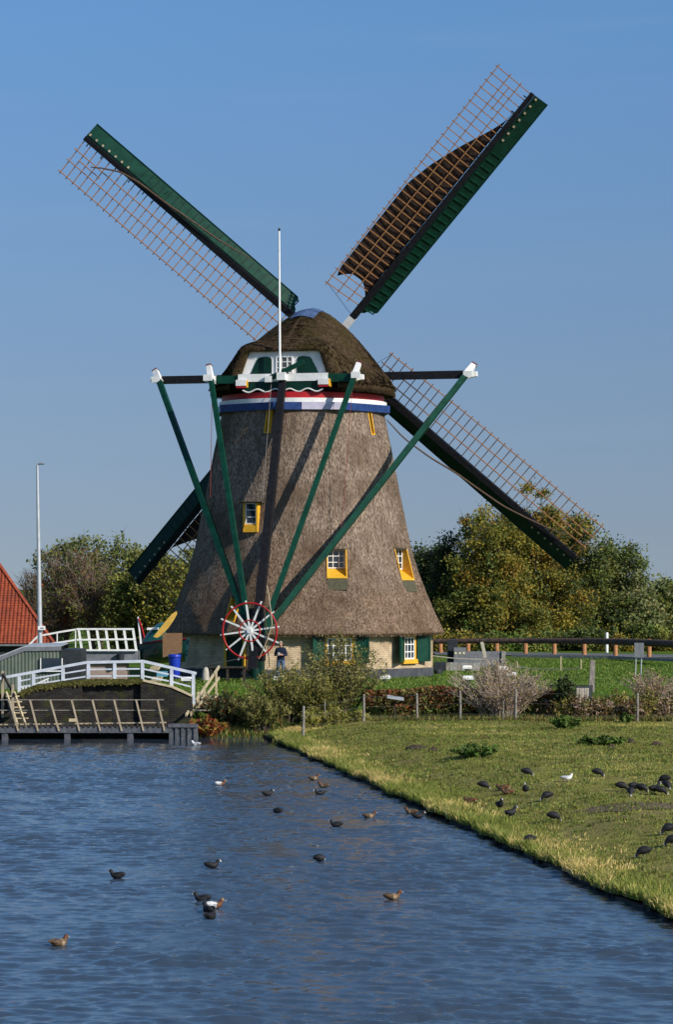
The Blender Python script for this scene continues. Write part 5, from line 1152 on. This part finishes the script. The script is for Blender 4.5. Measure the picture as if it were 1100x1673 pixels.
# timber edging of the bank
ed = thing('bank_edging', (bankx(72), 72, 0), 'dark wet timber edging along the pasture bank', 'edging')
y = 38.0
while y < 101.5:
    L = random.uniform(1.6,2.4); z = .04+random.uniform(-.05,.06)
    a = Vector((bankx(y)-.05+random.gauss(0,.03), y, 0)); b_ = Vector((bankx(y+L-.03)-.05+random.gauss(0,.03), y+L-.03, 0))
    MB().prism([a-UP*.4, b_-UP*.4, b_+UP*(z+random.gauss(0,.02)), a+UP*z], (.06,0,0)).build('edging_board', M['darkwood'], ed)
    MB().tube([a-UP*.4+Vector((-.05,.3,0)), a+UP*(z+random.uniform(.02,.1))+Vector((-.05,.3,0))], .045, 6).build('edging_stake', M['darkwood'], ed)
    y += L

# ------------------------------------------------------------------ person
def make_person(loc, rz):
    V, Ed, Rd = [], [], []
    def J(p, r_, par=None):
        V.append(p); Rd.append(r_)
        if par is not None: Ed.append((par, len(V)-1))
        return len(V)-1
    pel = J((0,0,.96), (.165,.115)); sp_ = J((0,.0,1.12), (.165,.12), pel); ch = J((0,.0,1.33), (.175,.125), sp_); nk = J((0,-.01,1.475), (.062,.062), ch)
    hb = J((0,-.035,1.555), (.068,.08), nk); hm = J((0,-.05,1.635), (.078,.098), hb); J((0,-.035,1.71), (.06,.075), hm)
    J((0,-.158,1.61), (.012,.014), hm)
    for s in (-1, 1):
        shd = J((s*.18,0,1.405), (.075,.08), ch); el = J((s*.265,.0,1.13), (.055,.058), shd); wr_ = J((s*.12,-.245,1.16), (.036,.036), el)
        pm = J((s*.075,-.31,1.185), (.036,.026), wr_)
        hip = J((s*.095,0,.88), (.105,.11), pel); kn = J((s*.115,-.03,.5), (.07,.072), hip); an = J((s*.125,.02,.10), (.05,.055), kn); J((s*.14,-.17,.045), (.042,.035), an)
        for k in range(4):
            f1 = J((s*(.06-.012*k),-.345,1.21-.022*k), (.010,.010), pm); f2 = J((s*(.03-.01*k),-.368,1.215-.022*k), (.009,.009), f1); J((s*(.008-.004*k),-.362,1.212-.022*k), (.008,.008), f2)
        t1 = J((s*.05,-.315,1.235), (.012,.012), pm); J((s*.02,-.335,1.25), (.009,.009), t1)
    me = bpy.data.meshes.new('body'); me.from_pydata(V, Ed, []); o = bpy.data.objects.new('body', me); C.objects.link(o)
    sk = o.modifiers.new('skin', 'SKIN'); sk.use_smooth_shade = True
    for i, r_ in enumerate(Rd): me.skin_vertices[0].data[i].radius = r_
    me.skin_vertices[0].data[0].use_root = True
    sb = o.modifiers.new('sub', 'SUBSURF'); sb.levels = 2; sb.render_levels = 2
    dg = bpy.context.evaluated_depsgraph_get(); nm = bpy.data.meshes.new_from_object(o.evaluated_get(dg)); bpy.data.objects.remove(o)
    navy = mat('navy_jacket', (.008,.014,.035), (.016,.024,.055), 20, .85, .3); jean = mat('blue_jeans', (.06,.10,.18), (.10,.15,.25), 14, .9, .3)
    skin = mat('skin', (.46,.25,.17), rough=.55); shoe = mat('grey_shoes', (.10,.09,.08), rough=.7)
    for m_ in (navy, jean, skin, shoe): nm.materials.append(m_)
    for p in nm.polygons:
        c = p.center
        p.material_index = 3 if c.z < .10 else 1 if c.z < .93 else 2 if c.z > 1.49 or (c.y < -.235 and c.z < 1.3) else 0
        p.use_smooth = True
    t = thing('person', loc, 'man in navy jacket and jeans beside the winch wheel, looking at his hands', 'person'); t.rotation_euler.z = rz
    b_ = bpy.data.objects.new('body', nm); C.objects.link(b_); b_.parent = t
    vs, fs = [], []
    for i in range(7):
        for k in range(14):
            ph = PI*.52*i/6; a = 2*PI*k/14; lim = 1.0 if math.sin(a) > -.35 else .55
            ph *= lim; vs.append((.083*math.sin(ph)*math.cos(a), -.03+.105*math.sin(ph)*math.sin(a), 1.645+.118*math.cos(ph)))
    for i in range(6):
        for k in range(14): fs.append((i*14+k, i*14+(k+1)%14, i*14+14+(k+1)%14, i*14+14+k))
    def sub(name, vs, fs, m_):
        me = bpy.data.meshes.new(name); me.from_pydata(vs, [], fs); me.materials.append(m_); o = bpy.data.objects.new(name, me); C.objects.link(o); o.parent = t; me.polygons.foreach_set('use_smooth', [True]*len(fs)); return o
    sub('hair', vs, fs, mat('grey_hair', (.42,.38,.33), (.52,.48,.43), 30, .8))
    for s in (-1, 1):
        m_ = MB().tube([(s*.03,-.142,1.648),(s*.03,-.15,1.648)], [.011,.006], 8); sub('eye', m_.v, m_.f, M['darkgrey'])
        m_ = MB().tube([(s*.078,-.04,1.66),(s*.092,-.03,1.64),(s*.082,-.035,1.61)], [.012,.018,.010], 6); sub('ear', m_.v, m_.f, skin)
    m_ = MB().tube([(-.025,-.142,1.575),(0,-.147,1.573),(.025,-.142,1.575)], [.004,.007,.004], 6); sub('mouth', m_.v, m_.f, mat('lips', (.3,.1,.08), rough=.5))
    m_ = MB().box((-.1,-.137,1.30), (.1,-.128,1.31)); 
    m_ = MB().tube([(0,.0,1.44),(0,-.005,1.49)], [.088,.078], 12, cap=False); sub('collar', m_.v, m_.f, navy)
    return t
ploc = Vector((PX(459,122.2), 122.2, 1.40)); make_person(ploc, R(-14))
ph_ = MB(); ca, sa_ = math.cos(R(-14)), math.sin(R(-14))
cph = ploc+Vector((-.355*-sa_*1, -.36*ca, 1.20)); cph = ploc+Vector((math.sin(R(-14))*.36, -.36*ca, 1.205))
dv = MB().fbox(cph, (ca,sa_,0), (-sa_,ca,0), (0,0,1), (-.04,-.012,-.06), (.04,.014,.07)).build('phone', mat('pale_phone', (.6,.6,.58), rough=.3)); tag(dv, 'small pale handheld device in the hands of the man', 'device')

# ------------------------------------------------------------------ birds
BM = {k: mat('plumage_'+k, c, c2, 30, .65, .15) for k, c, c2 in (('black',(.010,.010,.012),(.02,.02,.023)), ('slate',(.008,.008,.010),(.018,.018,.021)), ('white',(.75,.75,.72),(.66,.66,.64)), ('brown',(.055,.034,.018),(.15,.095,.05)),
      ('chestnut',(.09,.034,.016),(.15,.06,.028)), ('grey',(.28,.28,.28),(.4,.4,.4)), ('buff',(.22,.15,.09),(.34,.25,.16)), ('legs',(.2,.2,.13),(.26,.25,.16)), ('bill',(.3,.33,.38),(.4,.42,.45)), ('gullgrey',(.35,.37,.4),(.42,.44,.47)))}
def loft(secs, names, n_=12):
    """secs: (x, z, half width, half height, material) along the spine from tail to bill."""
    vs, fs, mi = [], [], []; pts = [Vector((s[0], 0, s[1])) for s in secs]; mm_ = sorted(set(s[4] for s in secs), key=[s[4] for s in secs].index)
    for i, s in enumerate(secs):
        d = (pts[min(i+1,len(pts)-1)]-pts[max(i-1,0)]).normalized(); u = Vector((-d.z, 0, d.x))
        for k in range(n_): a = 2*PI*k/n_; vs.append(pts[i]+Vector((0,1,0))*(s[2]*math.cos(a))+u*(s[3]*math.sin(a)))
    for i in range(len(secs)-1):
        for k in range(n_): fs.append((i*n_+k, i*n_+(k+1)%n_, (i+1)*n_+(k+1)%n_, (i+1)*n_+k)); mi.append(mm_.index(secs[i+1][4]))
    fs.append(tuple(range(n_))[::-1]); mi.append(0); fs.append(tuple((len(secs)-1)*n_+k for k in range(n_))); mi.append(mm_.index(secs[-1][4]))
    me = bpy.data.meshes.new('bird_body'); me.from_pydata(vs, [], fs); me.polygons.foreach_set('material_index', mi); me.polygons.foreach_set('use_smooth', [True]*len(fs))
    for m_ in mm_: me.materials.append(BM[m_])
    return me
def pm(mb, m_, smooth=True):
    me = bpy.data.meshes.new('bird_part'); me.from_pydata(mb.v, [], mb.f); me.materials.append(BM[m_])
    if smooth: me.polygons.foreach_set('use_smooth', [True]*len(mb.f))
    return me
def wing(x0, x1, z, w, h, m_, drop=.0):
    out = []
    for s in (-1, 1):
        mb = MB(); secs = [(x0, .012), (x0+(x1-x0)*.25, .8), (x0+(x1-x0)*.6, 1), (x1, .35)]
        pts = [Vector((x, s*w*(.75+.25*q), z+drop*(1-i/3))) for i, (x, q) in enumerate(secs)]
        mb.tube(pts, [h*max(.12,q) for _, q in secs], 8)
        mb.v = [(v_[0], s*w*.9+(v_[1]-s*w*.9)*.35, v_[2]) for v_ in mb.v]; out.append(('wing', pm(mb, m_)))
    return out
def legs(x, z, m_='legs'):
    out = []
    for s in (-1, 1):
        mb = MB().tube([(x, s*.03, z), (x-.012, s*.03, z*.5), (x, s*.03, .008)], [.011,.008,.008], 6)
        for a in (-.5, 0, .5): mb.tube([(x, s*.03, .01), (x+.05*math.cos(a), s*.03+.05*math.sin(a), .006)], [.007,.004], 4)
        out.append(('leg', pm(mb, m_)))
    return out
def bill(p, q, r_, m_, shield=None):
    out = [('bill', pm(MB().tube([p, Vector(p).lerp(Vector(q), .5), q], [r_, r_*.8, r_*.2], 8), m_))]
    if shield: out.append(('face_shield', pm(MB().tube([p, shield], [r_*1.05, r_*.5], 8), m_)))
    return out
K = 'black'
PROTO = {
 'coot_swim': [('body', loft([(-.18,.085,.012,.008,'slate'),(-.15,.085,.05,.032,'slate'),(-.08,.075,.088,.066,'slate'),(0,.066,.1,.078,'slate'),(.065,.066,.088,.076,'slate'),(.105,.09,.062,.06,K),(.126,.125,.046,.046,K),(.138,.152,.04,.04,K),(.152,.172,.043,.042,K),(.176,.176,.038,.036,K),(.194,.17,.024,.024,K)], 0))]+bill((.19,0,.166),(.236,0,.15),.019,'white',(.19,0,.206))+wing(-.19,.05,.105,.078,.044,'slate'),
 'coot_tuck': [('body', loft([(-.15,.06,.012,.01,K),(-.12,.085,.055,.045,'slate'),(-.05,.09,.095,.086,'slate'),(.03,.085,.1,.092,'slate'),(.09,.08,.072,.07,K),(.122,.09,.05,.05,K),(.14,.08,.025,.025,K)], 0))]+bill((.128,0,.06),(.14,0,.025),.014,'white')+wing(-.15,.05,.11,.08,.05,'slate'),
 'coot_graze': [('body', loft([(-.18,.15,.012,.01,K),(-.15,.175,.055,.045,'slate'),(-.085,.185,.095,.085,'slate'),(0,.18,.108,.1,'slate'),(.065,.165,.096,.092,'slate'),(.11,.135,.066,.066,K),(.14,.1,.046,.046,K),(.156,.074,.04,.04,K),(.17,.055,.042,.04,K),(.19,.042,.026,.026,K)], 0))]+bill((.182,0,.046),(.212,0,.008),.019,'white',(.212,0,.078))+wing(-.19,.06,.205,.088,.055,'slate')+legs(.0,.11),
 'coot_stand': [('body', loft([(-.165,.15,.012,.01,K),(-.135,.17,.055,.045,'slate'),(-.075,.18,.095,.08,'slate'),(0,.185,.106,.098,'slate'),(.06,.2,.09,.088,'slate'),(.095,.24,.064,.064,K),(.108,.28,.046,.046,K),(.116,.31,.04,.04,K),(.13,.335,.043,.042,K),(.152,.342,.037,.035,K),(.17,.336,.024,.024,K)], 0))]+bill((.166,0,.332),(.208,0,.315),.019,'white',(.166,0,.374))+wing(-.18,.06,.205,.086,.052,'slate')+legs(.0,.11),
 'brown_swim': [('body', loft([(-.22,.105,.014,.01,'brown'),(-.18,.095,.055,.034,'brown'),(-.1,.08,.096,.066,'brown'),(0,.07,.11,.078,'brown'),(.075,.072,.096,.076,'buff'),(.115,.098,.066,.062,'brown'),(.132,.132,.048,.048,'brown'),(.142,.158,.042,.042,'chestnut'),(.158,.18,.046,.044,'chestnut'),(.184,.182,.038,.035,'chestnut'),(.204,.172,.024,.022,'chestnut')], 0))]+bill((.2,0,.17),(.248,0,.158),.015,'bill')+wing(-.21,.05,.105,.09,.044,'brown'),
 'pale_swim': [('body', loft([(-.22,.105,.014,.01,K),(-.18,.095,.055,.034,K),(-.13,.082,.085,.056,'white'),(-.04,.074,.108,.074,'white'),(.04,.072,.108,.078,'grey'),(.09,.08,.088,.072,'chestnut'),(.12,.106,.062,.058,'chestnut'),(.134,.135,.048,.048,'chestnut'),(.144,.16,.043,.043,'chestnut'),(.16,.182,.047,.045,'chestnut'),(.187,.182,.038,.034,'buff'),(.206,.172,.024,.022,'chestnut')], 0))]+bill((.202,0,.17),(.25,0,.158),.015,'bill')+wing(-.21,.06,.108,.09,.04,'white'),
 'duck_rest': [('body', loft([(-.22,.075,.014,.012,'brown'),(-.165,.085,.062,.046,'buff'),(-.08,.09,.1,.078,'brown'),(.01,.09,.112,.088,'brown'),(.08,.09,.092,.078,'brown'),(.115,.115,.062,.056,'brown'),(.132,.145,.046,.044,'brown'),(.148,.168,.044,.042,'chestnut'),(.172,.168,.03,.028,'chestnut')], 0))]+bill((.168,0,.164),(.212,0,.152),.014,'bill')+wing(-.23,.06,.12,.095,.048,'chestnut'),
 'gull': [('body', loft([(-.2,.12,.02,.006,'white'),(-.14,.125,.045,.034,'white'),(-.06,.125,.076,.064,'white'),(.02,.125,.08,.07,'white'),(.075,.145,.062,.06,'white'),(.1,.185,.044,.044,'white'),(.112,.21,.04,.04,'white'),(.13,.228,.041,.038,'white'),(.154,.224,.024,.024,'white')], 0))]+bill((.15,0,.222),(.188,0,.21),.010,'chestnut')+wing(-.23,.05,.15,.07,.042,'gullgrey')+legs(.0,.09)}
PROTO['gull_float'] = [(n_, m_) for n_, m_ in PROTO['gull'] if n_ != 'leg']
def bird(kind, name, loc, head, label, cat, group, sc=.95, sink=0):
    t = thing(name, loc, label, cat, group); t.rotation_euler = (0, 0, R(head)); t.scale = (sc, sc, sc)
    for pn, me in PROTO[kind]:
        o = bpy.data.objects.new(pn, me); C.objects.link(o); o.parent = t
def wat(px, py): Y = CZ*F/(py-960); return Vector((PX(px,Y), Y, -.004))
S_, B_, P_ = 'coot_swim', 'brown_swim', 'pale_swim'
for kind, px, py, hd_, lab in (
 (P_,360,1283,5,'pale flanked duck far out, left of all ducks near the bank corner'),(S_,437,1299,20,'black coot far out below the pale flanked duck'),('coot_tuck',454,1328,160,'small hunched black coot in mid canal above the open water'),
 (B_,513,1274,10,'brown duck farthest up the canal, above a close pair'),(B_,529,1286,170,'brown duck facing left, behind a black coot'),(S_,523,1298,200,'black coot directly in front of the left facing brown duck'),
 (S_,550,1350,180,'black coot facing left in mid canal, alone'),(B_,604,1336,10,'brown duck facing right, right of the lone mid canal coot'),(B_,672,1329,170,'dark brown duck close under the pasture bank'),(S_,683,1336,5,'black coot facing right close under the pasture bank'),
 ('coot_tuck',522,1406,0,'rounded black coot with tucked head, right half of the canal'),(S_,346,1417,5,'black coot facing right in open water with bright white shield'),(S_,192,1434,175,'black coot facing left in open water on the left'),
 (S_,331,1472,180,'black coot facing left behind the white duck'),(P_,351,1483,5,'white bodied duck with chestnut head amid three coots'),(S_,340,1490,120,'black coot half hidden beside the white duck'),(S_,344,1501,60,'black coot nearest the viewer below the white duck'),
 (B_,642,1469,8,'brown duck facing right in open water, right of centre'),(B_,97,1545,40,'brown duck nearest the viewer at lower left')):
    cat = 'coot' if 'coot' in kind else 'duck'
    bird(kind, cat, wat(px, py), hd_, lab, cat, cat+'s on the canal', .83 if cat == 'coot' else .80)
bird('gull_float', 'gull', wat(319,1217)-UP*.06, 170, 'small white gull floating in front of the sheet pile abutment', 'gull', None, .9)
G_, T_ = 'coot_graze', 'coot_stand'
for kind, px, py, hd_, lab in (
 (G_,861,1268,-8,'grey black coot grazing highest on the left of the pasture'),('gull',928,1277,5,'white gull standing on the pasture'),(G_,977,1269,-12,'black coot grazing just right of the white gull'),(G_,790,1290,-10,'black coot grazing left of the resting ducks'),
 ('duck_rest',821,1291,175,'dark brown duck resting behind the chestnut one on the grass'),('duck_rest',829,1298,185,'chestnut and white duck resting on the grass'),(T_,859,1298,-100,'upright black coot facing the viewer beside the resting ducks'),(G_,894,1308,200,'black coot grazing towards the left below the gull'),
 (T_,817,1324,-70,'black coot facing the viewer at the edge of the tall bank grass'),(T_,835,1338,20,'slate coot standing in the tall bank grass facing right'),(G_,905,1342,-5,'black coot grazing right, below the left facing one'),('duck_rest',768,1312,170,'duck resting half hidden in the tall bank grass'),
 (G_,865,1381,200,'black coot on the very edge of the bank'),(G_,1016,1292,-8,'black coot at the left end of the row of grazing coots'),(G_,1031,1301,-95,'black coot in the row with its white bill towards the viewer'),(G_,1037,1293,10,'black coot behind the one facing the viewer in the row'),
 (G_,1049,1295,-30,'black coot in the middle of the row of grazing coots'),(T_,1070,1298,15,'black coot with raised head in the row'),(G_,1080,1299,-10,'slate coot at the right end of the row'),(G_,1086,1280,170,'black coot uppermost behind the right end of the row'),(G_,1090,1290,-70,'black coot grazing towards the viewer behind the right end'),
 (G_,1052,1401,185,'black coot in the tall grass at lower right'),(G_,1093,1363,190,'black coot cut by the right border, grazing left'),(G_,1099,1382,185,'lowest coot at the right border, mostly out of view')):
    cat = 'gull' if kind == 'gull' else 'duck' if 'duck' in kind else 'coot'
    bird(kind, cat, pz(px, py), hd_, lab, cat, cat+'s on the pasture', .84)
